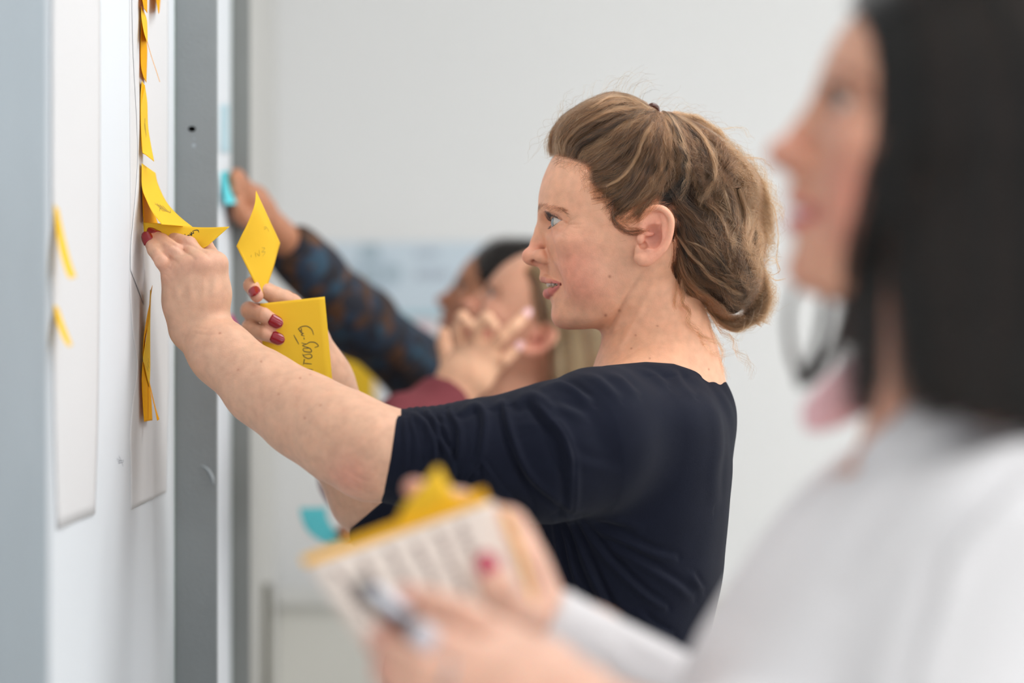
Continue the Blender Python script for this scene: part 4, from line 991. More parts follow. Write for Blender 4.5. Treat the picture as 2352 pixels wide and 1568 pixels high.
def build_main():
    R = empty('person', (P(1450, 1000, 2.42)[0], 2.42, 0), 'curly-haired woman in a navy top, in profile, pressing a yellow note to the board', 'person')
    t = time.time()
    parts = []
    o = MF.O
    parts.append(polygonize(main_body, (o[0]-.14, 2.30, o[2]-.175), (o[0]+.115, 2.54, o[2]+.14), 0.00125))
    parts.append(polygonize(main_body, (P(300, 0, 2.36)[0], 2.15, 1.255), (P(950, 0, 2.2)[0], 2.60, 1.60), 0.0017))
    V, Q = join_vq(parts)
    # lower, covered part of the figure, coarse
    Vb, Qb = polygonize(main_body, (-.09, 2.14, 0.95), (.30, 2.72, o[2]-.152), 0.006)
    V, Q = join_vq([(V, Q), (Vb, Qb)])
    print('main body', len(V), time.time()-t)
    mesh_obj('body', V, Q, M_skin, R, col=main_col(V))
    for sg in (1, -1): eyeball(MF, sg, (1, 0.10*sg if sg > 0 else -0.02, 0.0), R, mat=M_eye)
    # upper front teeth, each one a part
    for i in range(-4, 5):
        a = i*4.1; w_ = 2.0 if abs(i) != 1 else 2.05; x = Lm(1255.5, 650)[0]-.034*a*a; hgt = (5.4, 5.2, 4.7, 4.9, 4.2)[abs(i)]; z1 = Lm(1255, 645)[2]
        V_, F_ = sphere_vf((x-1.6, a, z1-hgt*.5), (1.9, w_, hgt*.62), 14, 10); mesh_obj('tooth', MF.wor(V_), F_, M_tooth, R)
    up = np.array([0, -1, 0])
    nail(fL[3][0][-1], fL[3][0][-2], (-.55, -.8, .35), M_nail, R, L=.014, Wd=.0058, rad=.0068)
    nail(fL[2][0][-1], fL[2][0][-2], (.1, -.45, .9), M_nail, R, L=.014, Wd=.0056, rad=.0066)
    nail(fL[1][0][-1], fL[1][0][-2], (.1, -.4, .9), M_nail, R, L=.014, Wd=.0056, rad=.0067)
    nail(fR[0][0][-1], fR[0][0][-2], (.05, -1, .0), M_nail, R, L=.0125, Wd=.0058, rad=.0069)
    nail(fR[1][0][-1], fR[1][0][-2], (.1, -1, .1), M_nail, R, L=.0135, Wd=.0058, rad=.0067)
    nail(fR[2][0][-1], fR[2][0][-2], (.1, -1, .1), M_nail, R, L=.0135, Wd=.0056, rad=.0065)
    t = time.time()
    V, Q = polygonize(navy_top, (P(800, 0, 2.5)[0], 2.13, 0.93), (P(1720, 0, 2.42)[0], 2.78, P(0, 815, 2.3)[2]), 0.0021)
    N = normals(V, Q)
    ax = (slN[0][0]-slN[0][2]); ax /= np.linalg.norm(ax); tcoord = (V-CUFN[0])@(-ax)
    near = ((V[:, 1] < 2.36) & (tcoord < .12) & (tcoord > -.01) & (V[:, 2] > 1.28)).astype(float)
    wv = np.sin(tcoord/.0062*2*math.pi*(1-tcoord*2.0)+1.4*vnoise(V, 26, 5)+V[:, 2]*20)*np.clip(1-tcoord/.085, 0, 1)*np.clip(tcoord/.01, 0, 1)
    V = V+N*(wv*near*.0008*np.clip(.8+.6*vnoise(V, 30, 9), 0, 1.4))[:, None]
    V = V+N*(vnoise(V, 45, 2)*.0010+vnoise(V, 110, 4)*.0004)[:, None]
    V = press_folds(V, N, FOLDS, (V[:, 1] < 2.47)*np.clip((1.456-V[:, 2])/.012, 0, 1), 1.45)
    print('top', len(V), time.time()-t)
    mesh_obj('top', V, Q, M_navy, R)
    legs(R, P(1450, 0, 2.42)[0], 2.42, 1.02, .165, simple('grey_trousers', srgb(70, 72, 80), .8), simple('black_shoe', srgb(24, 24, 26), .4))
    return R

# ================================================================== hair, as strands lying on a hair volume
def curves_obj(name, strands, radii, tints, mat, parent):
    """strands (S, K, 3) in world metres; radii (S, K); tints (S,)"""
    S_, K = strands.shape[:2]
    c = bpy.data.hair_curves.new(name); c.add_curves([K]*S_)
    c.attributes['position'].data.foreach_set('vector', strands.astype(F32).ravel())
    r = c.attributes.get('radius') or c.attributes.new('radius', 'FLOAT', 'POINT')
    r.data.foreach_set('value', radii.astype(F32).ravel())
    t = c.attributes.new('tint', 'FLOAT', 'CURVE'); t.data.foreach_set('value', tints.astype(F32))
    c.materials.append(mat)
    o = bpy.data.objects.new(name, c); COL.objects.link(o)
    return setparent(o, parent)
def poly2d(x, z, pts):
    pts = np.asarray(pts, F32); n = len(pts); d = np.full(len(x), 1e9, F32); ins = np.zeros(len(x), bool)
    for i in range(n):
        a, b = pts[i], pts[(i+1) % n]; ex_, ez_ = b-a; wx, wz = x-a[0], z-a[1]
        h = np.clip((wx*ex_+wz*ez_)/(ex_*ex_+ez_*ez_+1e-9), 0, 1)
        d = np.minimum(d, (wx-h*ex_)**2+(wz-h*ez_)**2)
        c = ((a[1] > z) != (b[1] > z)) & (x < (b[0]-a[0])*(z-a[1])/(b[1]-a[1]+1e-12)+a[0]); ins ^= c
    d = np.sqrt(d); return np.where(ins, -d, d)
class HairSurf:
    """sideways extent of a hair volume over the head's side view, on a 2 mm grid"""
    def __init__(s, vol, x0, x1, z0, z1, step=2.0, ymax=112):
        s.x0, s.z0, s.st = x0, z0, step; nx, nz = int((x1-x0)/step), int((z1-z0)/step)
        ys = np.arange(ymax, -1, -2.0, dtype=F32)
        X, Z = np.meshgrid(x0+np.arange(nx)*step, z0+np.arange(nz)*step, indexing='ij')
        H = np.zeros(X.shape, F32); done = np.zeros(X.shape, bool)
        for y in ys:
            m = ~done
            if not m.any(): break
            q = np.stack([X[m], np.full(m.sum(), y), Z[m]], 1).astype(F32)
            hit = vol(q) < 0; w = np.argwhere(m)[hit]; H[w[:, 0], w[:, 1]] = y+1; done[w[:, 0], w[:, 1]] = True
        for _ in range(3):
            P_ = np.pad(H, 1, mode='edge'); H = (P_[:-2, 1:-1]+P_[2:, 1:-1]+P_[1:-1, :-2]+P_[1:-1, 2:]+2*H)/6
        s.H = H
    def __call__(s, x, z):
        u = np.clip((x-s.x0)/s.st, 0, s.H.shape[0]-1.01); v = np.clip((z-s.z0)/s.st, 0, s.H.shape[1]-1.01)
        i, j = u.astype(int), v.astype(int); fu, fv = u-i, v-j; H = s.H
        return (H[i, j]*(1-fu)*(1-fv)+H[i+1, j]*fu*(1-fv)+H[i, j+1]*(1-fu)*fv+H[i+1, j+1]*fu*fv)
def grow(surf, guides, K=26, seed=5, side=1, dens=1.0, ox=1450., oy=550., k_mm=0.4358, inward=7.0, mp=None, clip_at=(1512., 266.)):
    """guides: (points in measured picture units, width mm, count, wave mm, frizz mm, tint[, lift mm])"""
    r = np.random.default_rng(seed); allS, allT, allR = [], [], []
    u = np.linspace(0, 1, K)
    for g in guides:
        pts, wd, n, wave, friz, tint = g[:6]; lift = g[6] if len(g) > 6 else 0.0; ym = g[7] if len(g) > 7 else None
        n = max(1, int(n*dens))
        q = np.array([((ox-a)*k_mm, (oy-b)*k_mm) for a, b in pts]) if mp is None else mp(pts, ym); L_ = catmull(q, K)
        T_ = np.gradient(L_, axis=0); T_ /= np.linalg.norm(T_, axis=1)[:, None]+1e-9; Nn = np.stack([-T_[:, 1], T_[:, 0]], 1)
        length = np.linalg.norm(np.diff(L_, axis=0), axis=1).sum()
        ncl = max(1, n//(16 if wave < 2.4 else 34)); cid = r.integers(0, ncl, n)
        coff = r.normal(size=ncl)*wd*0.55; cph = r.uniform(0, 6.28, ncl); cfr = length/r.uniform(20, 42, ncl)
        cam_ = 1.25*wave*r.uniform(.4, 1.3, ncl); cdep = -r.random(ncl)*inward+1.5; ctint = r.normal(size=ncl)*.26; cend = r.uniform(.82, 1.06, ncl); cph2 = r.uniform(0, 6.28, ncl)
        o = coff[cid]+r.normal(size=n)*min(1.3, wd*.16)+r.normal(size=n)*friz*.5
        clip = np.array(clip_at); de = np.hypot(*(np.array(pts[-1])-clip)); ds = np.hypot(*(np.array(pts[0])-clip))
        spread = (1.2-0.85*u[None]**1.5) if de < 36 else (0.40+0.95*u[None]**0.7) if ds < 50 else (0.85+0.35*u[None])
        env = u[None]**0.7
        off = o[:, None]*spread+cam_[cid][:, None]*env*np.sin(2*np.pi*cfr[cid][:, None]*u[None]+cph[cid][:, None]+r.normal(size=n)[:, None]*.35)
        f1 = length/r.uniform(9, 22, n); off += friz*.75*np.sin(2*np.pi*f1[:, None]*u[None]+r.uniform(0, 6.28, n)[:, None])*env*r.uniform(.2, 1.4, n)[:, None]
        st = r.uniform(0, .14, n)**1.0*(r.random(n) < .75); en = np.clip(cend[cid]+r.normal(size=n)*.06, .5, 1.1)
        uu = st[:, None]+(en-st)[:, None]*u[None]; uu = np.clip(uu, 0, 1)*(K-1); i0 = np.minimum(uu.astype(int), K-2); fr = uu-i0
        x = L_[i0, 0]*(1-fr)+L_[i0+1, 0]*fr+Nn[i0, 0]*off; z = L_[i0, 1]*(1-fr)+L_[i0+1, 1]*fr+Nn[i0, 1]*off
        h = surf(x.ravel(), z.ravel()).reshape(x.shape)
        dy = cdep[cid][:, None]+cam_[cid][:, None]*.8*env*np.cos(2*np.pi*cfr[cid][:, None]*u[None]+cph2[cid][:, None])+r.normal(size=n)[:, None]*.8+lift+friz*.4*np.sin(2*np.pi*f1[:, None]*u[None]+1.3)*env
        y = np.where(h > 6, h+dy, h*.8+dy*.5)
        if ym is not None: y = ym+dy
        if ym is None: y = np.maximum(y, r.uniform(-14, 4, n)[:, None])
        allS.append(np.stack([x, y*side, z], -1)); allT.append(tint+ctint[cid]+r.normal(size=n)*.05)
        allR.append(np.ones((n, 1))*(1-0.6*u[None]**2)*np.minimum(1, .35+u[None]*8))
    return np.concatenate(allS), np.concatenate(allT), np.concatenate(allR)
# ---- the curly, pinned-up hair
HV = Sdf(lambda p: smin(ell(p, (-5, 0, 38), (97, 80, 98)), ell(p, Lm(1405, 318, 0), (62, 60, 47)), 14).astype(F32)); HV.unit = 1000.
HV.addE(Lm(1480, 345, 0), (44, 80, 46), 14).addE(Lm(1600, 425, 0), (66, 76, 64), 16).addE(Lm(1650, 590, 0), (48, 64, 66), 16).addE(Lm(1600, 560, 0), (40, 74, 60), 14)
LINE = [(1270, 362), (1263, 312), (1288, 270), (1340, 236), (1400, 212), (1450, 216), (1495, 252), (1545, 262), (1600, 284), (1650, 318), (1700, 358), (1742, 410), (1765, 480),
        (1768, 550), (1756, 620), (1752, 690), (1728, 738), (1688, 750), (1640, 715), (1605, 690), (1570, 690), (1548, 668), (1538, 630), (1545, 560), (1550, 510), (1530, 480),
        (1500, 468), (1470, 482), (1440, 494), (1412, 508), (1402, 492), (1388, 466), (1352, 440), (1342, 418), (1346, 398), (1310, 382)]
LINEM = [((1450-a)*.4358, (550-b)*.4358) for a, b in LINE]
def hair_vol(p, shrink=0.0):
    return smax(HV(p)+shrink, (poly2d(p[:, 0], p[:, 2], LINEM)+shrink*1.1).astype(F32), 8)
W1, W2 = 0.9, 2.6
G_MAIN = [
 ([(1278,354),(1275,315),(1300,275),(1352,241),(1412,219),(1465,235),(1496,252)], 3.4, 420, 1.20, 1.14, 0.45),
 ([(1275,360),(1275,325),(1310,285),(1370,250),(1430,238),(1485,254)], 6, 460, 1.35, 1.14, 0.40),
 ([(1290,366),(1300,330),(1340,295),(1400,268),(1450,260),(1494,260)], 7, 480, 1.50, 1.14, 0.32),
 ([(1310,374),(1330,345),(1370,320),(1420,290),(1465,270),(1497,264)], 7, 480, 1.65, 1.33, 0.28),
 ([(1332,386),(1366,366),(1405,335),(1440,300),(1475,275),(1500,265)], 9, 520, 2.25, 1.71, 0.26),
 ([(1345,402),(1385,390),(1425,355),(1455,315),(1485,280),(1503,266)], 9, 500, 2.25, 1.71, 0.24),
 ([(1345,425),(1390,410),(1435,380),(1465,330),(1490,290),(1506,268)], 9, 500, 2.40, 1.71, 0.24),
 ([(1350,452),(1400,441),(1440,405),(1475,350),(1498,300),(1508,270)], 9, 480, 2.70, 1.90, 0.22),
 ([(1378,474),(1420,462),(1455,420),(1485,360),(1503,300),(1512,272)], 9, 480, 2.70, 1.90, 0.26),
 ([(1394,516),(1430,484),(1465,440),(1495,380),(1510,320),(1515,275)], 9, 480, 2.70, 1.90, 0.22),
 ([(1406,526),(1448,494),(1480,450),(1510,400),(1522,330),(1520,275)], 9, 440, 2.85, 1.90, 0.30),
 ([(1430,512),(1468,486),(1500,450),(1525,400),(1532,340),(1528,280)], 9, 420, 2.85, 1.90, 0.22),
 ([(1500,452),(1525,452),(1548,430),(1555,390),(1548,330),(1530,280)], 8, 300, 2.70, 1.52, 0.12),
 ([(1385,440),(1420,420),(1450,380),(1470,330),(1490,295)], 2.2, 120, 1.20, 0.57, 0.72, 2.5),
 ([(1420,468),(1455,430),(1478,380),(1492,330),(1500,290)], 2.0, 90, 1.20, 0.57, 0.62, 2.5),
 ([(1345,262),(1400,228),(1450,236),(1490,262)], 2.5, 120, 0.75, 0.57, 0.75, 2.0),
 ([(1514,264),(1535,300),(1546,350),(1552,390),(1546,424)], 5, 260, 2.40, 1.14, 0.42, 2),
 ([(1520,262),(1545,300),(1560,350),(1568,390),(1560,430),(1548,470)], 2.5, 130, 1.80, 0.76, 0.72, 4),
 ([(1526,262),(1556,310),(1578,360),(1592,405),(1600,450)], 7, 380, 3.74, 1.36, 0.20, 1),
 ([(1536,262),(1580,295),(1612,345),(1626,400),(1616,440),(1592,472)], 4, 160, 2.10, 0.76, 0.66, 3),
 ([(1540,262),(1590,300),(1615,350),(1635,410),(1640,470)], 8, 420, 4.42, 1.53, 0.18),
 ([(1545,262),(1600,285),(1640,325),(1665,380),(1675,440)], 8, 440, 4.76, 1.70, 0.42),
 ([(1552,262),(1620,292),(1672,342),(1716,385),(1748,430),(1766,500),(1770,560)], 5, 400, 5.10, 2.04, 0.85),
 ([(1600,300),(1655,350),(1692,400),(1722,460),(1742,520),(1745,590)], 7, 420, 5.78, 2.21, 0.72),
 ([(1580,320),(1620,380),(1645,440),(1668,500),(1692,560),(1720,620),(1742,670)], 8, 420, 5.10, 2.04, 0.50),
 ([(1560,360),(1590,420),(1610,480),(1640,530),(1670,590),(1700,640)], 8, 400, 4.76, 1.70, 0.20),
 ([(1525,430),(1560,480),(1610,520),(1650,560),(1690,620),(1720,680),(1715,722)], 8, 420, 4.08, 1.53, 0.18),
 ([(1530,470),(1570,515),(1610,560),(1650,610),(1690,650),(1726,690),(1732,720)], 7, 400, 3.74, 1.53, 0.26),
 ([(1548,510),(1572,556),(1610,600),(1650,640),(1700,670),(1742,692)], 7, 400, 3.40, 1.53, 0.22),
 ([(1550,550),(1570,600),(1600,632),(1650,662),(1692,692),(1728,716)], 7, 380, 3.40, 1.53, 0.30),
 ([(1546,590),(1562,640),(1600,680),(1640,716),(1680,742),(1722,735),(1748,690)], 6, 380, 2.70, 1.71, 0.34),
 ([(1540,610),(1552,660),(1580,700),(1602,725),(1640,755)], 5, 130, 3.40, 1.87, 0.40),
 ([(1545,560),(1545,620),(1560,680),(1590,722),(1622,745)], 5, 120, 3.74, 2.04, 0.34),
 ([(1548,500),(1556,560),(1575,610),(1610,650),(1660,690)], 7, 380, 3.40, 1.53, 0.12),
 ([(1618,690),(1650,735),(1690,755),(1730,735),(1754,690),(1756,650)], 2.6, 300, 1.20, 0.95, 0.55),
 ([(1640,420),(1670,480),(1682,540),(1692,600),(1712,640),(1742,660)], 7, 400, 5.10, 1.87, 0.42),
 ([(1690,440),(1712,500),(1702,560),(1716,600),(1742,640),(1756,690),(1742,735)], 6, 420, 5.10, 2.04, 0.60),
 ([(1720,470),(1748,540),(1738,600),(1752,650),(1756,700),(1735,742)], 5, 380, 5.10, 2.04, 0.82),
 ([(1662,500),(1642,550),(1650,600),(1682,640),(1722,660)], 6, 320, 4.08, 1.70, 0.30),
 ([(1560,560),(1610,580),(1660,625),(1700,650),(1740,662)], 2.2, 90, 1.80, 0.76, 0.75, 3),
 ([(1545,545),(1585,600),(1640,650),(1700,680)], 2.2, 80, 1.80, 0.76, 0.66, 3),
 ([(1600,470),(1640,500),(1660,545),(1665,590),(1668,620)], 2.2, 90, 1.80, 0.76, 0.60, 3),
 # loose ends: sideburn, nape, stray curls
 ([(1396,490),(1402,520),(1425,540),(1455,545),(1476,540)], 3, 70, 1.2, .8, .15, 1.5), ([(1404,470),(1408,510),(1428,528),(1455,534),(1480,528)], 2.5, 50, 1.2, .8, .2, 1.5),
 ([(1392,500),(1398,530),(1420,555),(1450,562)], 4, 26, 1.6, 1.0, .3, 1.2), ([(1546,600),(1540,650),(1530,690)], 5, 60, 2, 1.4, .3, 1.5), ([(1552,640),(1548,700),(1540,740)], 6, 50, 2, 1.4, .5, 0, 46),
 ([(1410,505),(1440,520),(1470,505)], 3, 30, 1.2, .8, .45, 1.5),
 ([(1545,640),(1548,700),(1560,742),(1600,772),(1652,796)], 4, 40, 2.5, 1.2, .75, 0, 40), ([(1550,650),(1556,720),(1580,770),(1610,800),(1690,815)], 4, 26, 3.0, 1.4, .8, 0, 38),
 ([(1540,620),(1536,680),(1545,730),(1570,790)], 5, 40, 2.5, 1.4, .65, 0, 50), ([(1600,700),(1650,760),(1690,810),(1720,870)], 4, 20, 3.0, 1.4, .9, 0, 30),
 ([(1620,740),(1650,800),(1655,850),(1680,880)], 4, 22, 3.0, 1.5, .9, 0, 20),
 ([(1755,455),(1778,480),(1786,540),(1783,600),(1788,630)], 1.0, 14, .6, .3, .9, 0, 5), ([(1748,618),(1762,596),(1776,594),(1786,612),(1788,624),(1772,632),(1758,628)], .6, 16, .2, .2, .75, 0, 12),
 ([(1752,612),(1764,632),(1780,644),(1802,640)], .8, 18, .3, .3, .8, 0, 10), ([(1700,360),(1750,372),(1790,400)], 5, 12, 2.5, 1.5, .8, 0, 5),
 ([(1640,300),(1700,300),(1740,330)], 6, 10, 3, 1.6, .7, 0, 0), ([(1690,390),(1740,420),(1775,470),(1790,540)], 6, 40, 4.5, 2.0, .95, 0, 0),
 ([(1700,420),(1760,440),(1782,500),(1775,560),(1790,600)], 7, 40, 5, 2.2, .95, 0, -10),
]
def fly(n, seed):             # short flyaway hairs standing off the outline
    r = np.random.default_rng(seed); gs_ = []
    O_ = np.array(LINE[1:18], float); c = np.array([1560., 480.])
    for _ in range(n):
        t = r.uniform(0, len(O_)-1.01); i = int(t); p = O_[i]*(1-t+i)+O_[i+1]*(t-i); nrm = p-c; nrm /= np.linalg.norm(nrm)
        tg = np.array([-nrm[1], nrm[0]])*r.choice([1, 1, -1]); L_ = r.uniform(25, 70)
        a = p-nrm*12; b = p+nrm*r.uniform(2, 12)+tg*L_*.4; d = p+nrm*r.uniform(4, 26)+tg*L_; e = p+nrm*r.uniform(-8, 24)+tg*L_*1.4
        gs_.append(([tuple(a), tuple(b), tuple(d), tuple(e)], .5, 1, 1.5, .8, (.8 if i > 6 else .4), 0, r.uniform(-25, 25)))
    return gs_
HLINE = [(1272, 366), (1300, 386), (1338, 400), (1340, 424), (1352, 446), (1384, 470), (1398, 500), (1412, 516), (1436, 506), (1462, 492)]
def baby(n, seed):
    r = np.random.default_rng(seed); out = []; L_ = catmull(np.array(HLINE, float), 200)
    for _ in range(n):
        k = r.integers(0, 199); p = L_[k]+r.normal(size=2)*4; d = np.array([1450., 300.])-p; d /= np.linalg.norm(d); a = r.normal()*.7; d = np.array([d[0]*math.cos(a)-d[1]*math.sin(a), d[0]*math.sin(a)+d[1]*math.cos(a)])
        q = p-d*r.uniform(6, 16); m = q+d*r.uniform(12, 22)+r.normal(size=2)*4; e = m+d*r.uniform(14, 34)+r.normal(size=2)*6
        out.append(([tuple(q), tuple(m), tuple(e)], .5, 1, .8, .5, r.uniform(.05, .5), r.uniform(-.5, 2.5)))
    return out
M_hair = hair_mat('curly_brown_hair', srgb(14, 9, 6), srgb(140, 92, 60), .34, .24)
def build_main_hair(R):
    t = time.time()
    surf = HairSurf(lambda q: np.minimum(hair_vol(q), m_head(q)-.6), -160, 105, -115, 165)
    S1, T1, R1 = grow(surf, G_MAIN+fly(210, 3)+baby(420, 9), K=26, seed=5)
    S2, T2, R2 = grow(surf, G_MAIN[:43], K=20 if False else 26, seed=6, side=-1, dens=.30)
    # crown and back between the two sides
    S_, T_, R_ = np.concatenate([S1, S2]), np.concatenate([T1, T2]), np.concatenate([R1, R2])
    curves_obj('hair', MF.wor(S_.reshape(-1, 3)).reshape(S_.shape), R_*.000085, T_, M_hair, R)
    V, Q = polygonize(lambda q: hair_vol(q, 5.0), (-150, -90, -110), (100, 90, 160), 2.5)
    V = V+normals(V, Q)*(vnoise(V*.001, 300, 8)*1.2)[:, None]
    mesh_obj('hair_mass', MF.wor(V), Q, simple('hair_mass', srgb(50, 37, 29), .8, .2, bump=.6, scale=600, var=.3, vscale=90), R)
    # brows and lashes, both eyes
    r = np.random.default_rng(2); out, rad = [], []
    ex, ey, ez = EYE; K = 8; u = np.linspace(0, 1, K)
    def onb(az, el, rr, sg): 
        az, el = math.radians(az), math.radians(el)
        return np.array([ex+rr*math.cos(el)*math.cos(az), sg*(ey+rr*math.cos(el)*math.sin(az)), ez+rr*math.sin(el)])
    for sg in (1, -1):
        for i in range(120):
            tt = r.uniform(0.0, 1); az = -34+tt*104; t_ = (az+38)/112
            el = 7*t_+21*np.clip(math.sin(math.pi*t_**.95), 0, 1)**.8
            b = onb(az, el, 13.9, sg); out_ = onb(az, el, 1, sg)-np.array([ex, ey*sg, ez]); L_ = r.uniform(5.5, 8.5)*(0.6+.4*math.sin(math.pi*t_))
            d = out_+np.array([.35, .35*sg, .15]); d /= np.linalg.norm(d)
            out.append(b+d*L_*u[:, None]+np.array([0, 0, 1])*(L_*.5*u**2)[:, None]-np.array([0, 0, 1])*(L_*.18*u)[:, None]); rad.append(.00017*(1-.75*u))
        for i in range(60):
            tt = r.uniform(0, 1); az = -30+tt*98; t_ = (az+38)/112; el = 5*t_-4*(1-t_)-21*math.sin(math.pi*t_)**.9
            b = onb(az, el, 13.7, sg); d = onb(az, el, 1, sg)-np.array([ex, ey*sg, ez]); d += np.array([.2, .2*sg, -.35]); d /= np.linalg.norm(d); L_ = r.uniform(2.5, 4)
            out.append(b+d*L_*u[:, None]); rad.append(.00010*(1-.75*u))
    curves_obj('eyelashes', MF.wor(np.array(out).reshape(-1, 3)).reshape(-1, K, 3), np.array(rad), np.zeros(len(out)), hair_mat('mascara', (.004, .004, .005), (.01, .01, .01), .5, 0), R)
    brow = [(1240, 487, 9), (1248, 479, 17), (1262, 474, 28), (1284, 476, 38), (1304, 480, 46), (1318, 485, 49)]
    bc = catmull([Lm(a, b, y) for a, b, y in brow], 60); out, rad = [], []
    P0, DL = [], []
    for sg in (1, -1):
        for i in range(560):
            k = int(59*r.random()**1.35); wv = (3.4-2.2*k/59); p = bc[k]+np.array([0, 0, r.normal()*wv*.6]); p[0] = p[0]+3
            P0.append(p); d = bc[min(59, k+2)]-bc[max(0, k-2)]; d /= np.linalg.norm(d)+1e-9; d = d+np.array([.1, .12, .5*(1-k/59)+r.normal()*.15]); d /= np.linalg.norm(d); L_ = r.uniform(4, 7)
            DL.append((d*L_, sg))
    P0 = project(P0, m_head)
    for p, (dl, sg) in zip(P0, DL):
        q = p+dl*u[:, None]+np.array([.5, .5, 0])*u[:, None]; q[:, 1] *= sg; out.append(q); rad.append(.000075*(1-.6*u))
    curves_obj('eyebrows', MF.wor(np.array(out).reshape(-1, 3)).reshape(-1, K, 3), np.array(rad), np.full(len(out), .2), hair_mat('brow_hair', srgb(88, 64, 52), srgb(124, 96, 78), .4, .3), R)
    # tortoiseshell claw clip at the crown
    tort = simple('tortoiseshell', srgb(86, 40, 26), .12, .6, var=.6, vscale=120, coat=.5)
    for k, (pts, rr) in enumerate((([(1484, 258), (1490, 246), (1500, 242), (1510, 248), (1514, 262)], .0022), ([(1536, 274), (1544, 266), (1553, 268), (1556, 280)], .0018))):
        tube('hair_clip', [MF.wor(Lm(a, b, 14-8*k)) for a, b in pts], [rr*.5, rr, rr*1.3, rr, rr*.5], tort, R, 10)
    for (a, b) in ((1492, 258), (1502, 262), (1546, 283)):
        V, Fs = sphere_vf(MF.wor(Lm(a, b, 18)), .0032, 16, 10); mesh_obj('hair_clip', V, Fs, tort, R)
    print('hair', len(S_), time.time()-t)
def project(p, fn, it=6):
    p = np.array(p, F32)
    for _ in range(it):
        g, d = grad(fn, p, .3); p = p-g*d[:, None]
    return p.astype(float)

# ================================================================== the others
def flat_mapper(fr, D0):
    def mp(pts, ym=None):
        w = np.array([P(a, b, D0-(ym if ym is not None else 70)*.001*fr.s*1000) for a, b in pts], F32)
        q = fr.loc(w); return q[:, [0, 2]].astype(float)
    return mp
def frame_at(px, py, D, loc, tilt, yaw, scale=1.0):
    """head frame whose local point loc (mm) shows at a picture point; tilt = chin up, yaw = turned away from the camera"""
    t, y = math.radians(tilt), math.radians(yaw)
    f = np.array([-math.cos(t)*math.cos(y), math.cos(t)*math.sin(y), math.sin(t)]); u = np.array([math.sin(t)*math.cos(y), -math.sin(t)*math.sin(y), math.cos(t)])
    F_ = Frame((0, 0, 0), f, u, scale); F_.O = P(px, py, D)-F_.wor(np.array(loc, float)); return F_
def cloth_mesh(name, fn, lo, hi, h, mat, R, seed, amp=.002, folds=None):
    V, Q = polygonize(fn, lo, hi, h); N = normals(V, Q)
    V = V+N*(vnoise(V, 30, seed)*amp+vnoise(V, 75, seed+1)*amp*.5)[:, None]
    if folds: V = press_folds(V, N, folds, np.ones(len(V)))
    return mesh_obj(name, V, Q, mat, R)
def ball_weight(V, c, r): return np.exp(-(((V-c)/r)**2).sum(1))

# ------------------------------------------------------------------ the dark-haired woman in the white blouse, nearest the camera
FF = frame_at(1868, 235, 1.40, (92, 0, 17), 16.5, 4)
f_head = head_sdf(dict(gap=.75, crow=0, ears=False, lidup=24))
f_tor = torso_sdf([lev(955, 2110, 2440, .075, 1.42), lev(1010, 2000, 2560, .115, 1.42), lev(1100, 1895, 2640, .165, 1.42), lev(1200, 1795, 2660, .17, 1.42), lev(1300, 1715, 2660, .165, 1.42),
                   lev(1400, 1650, 2650, .16, 1.42), lev(1500, 1590, 2630, .155, 1.42), lev(1650, 1540, 2610, .15, 1.42), lev(1950, 1560, 2600, .15, 1.42), lev(2400, 1500, 2700, .17, 1.42), lev(2900, 1480, 2720, .18, 1.42)])
fs = Sdf(lambda p: np.full(len(p), 1.0, F32))
fWr, fEr = P(1208, 1432, 1.55), P(1660, 1755, 1.58)
fs.add(lambda p: chain(p, [fEr, P(1330, 1520, 1.565), fWr], [.040, .031, .0235], .03), .02)
fmr = [P(1165, 1205, 1.552), P(1186, 1235, 1.566), P(1196, 1285, 1.574), P(1200, 1335, 1.574)]
ffr = [([fmr[0], P(1060, 1155, 1.578), P(995, 1135, 1.578), P(950, 1122, 1.572)], [.0100, .0088, .0078, .0068]), ([fmr[1], P(1080, 1205, 1.588), P(1000, 1195, 1.588), P(960, 1190, 1.584)], [.0100, .0088, .0078, .0068]),
       ([fmr[2], P(1090, 1265, 1.594), P(1010, 1262, 1.594), P(965, 1262, 1.59)], [.0096, .0086, .0076, .0066]), ([fmr[3], P(1100, 1325, 1.594), P(1040, 1330, 1.594), P(1005, 1330, 1.59)], [.0090, .0080, .0070, .0062])]
hand_ops(fs, fWr, fmr, ffr, thumb=([P(1205, 1430, 1.53), P(1172, 1402, 1.505), P(1138, 1350, 1.492), P(1117, 1296, 1.494)], [.0150, .0128, .0108, .0085]), rpalm=.013, kp=.016)
fWl, fEl = P(1330, 1650, 1.335), P(2080, 1950, 1.25)
fs.add(lambda p: chain(p, [fEl, P(1640, 1790, 1.30), fWl], [.042, .034, .0255], .03), .02)
fml = [P(1168, 1478, 1.372), P(1128, 1522, 1.352), P(1090, 1566, 1.345), P(1066, 1622, 1.348)]
ffl = [([fml[0], P(1062, 1412, 1.385), P(992, 1384, 1.395), P(940, 1372, 1.402)], [.0106, .0092, .0082, .0070]), ([fml[1], P(1022, 1476, 1.345), P(950, 1448, 1.352), P(893, 1428, 1.362)], [.0106, .0092, .0082, .0070]),
       ([fml[2], P(975, 1532, 1.335), P(915, 1508, 1.342), P(868, 1478, 1.354)], [.0100, .0088, .0078, .0068]), ([fml[3], P(968, 1600, 1.338), P(915, 1574, 1.345), P(880, 1546, 1.354)], [.0094, .0084, .0074, .0064])]
hand_ops(fs, fWl, fml, ffl, thumb=([P(1240, 1590, 1.365), P(1140, 1520, 1.395), P(1040, 1466, 1.405), P(970, 1440, 1.400)], [.0150, .0122, .0102, .0084]), rpalm=.014, kp=.016)
fSl = P(2390, 1275, 1.28); fSr = P(2270, 1200, 1.57)
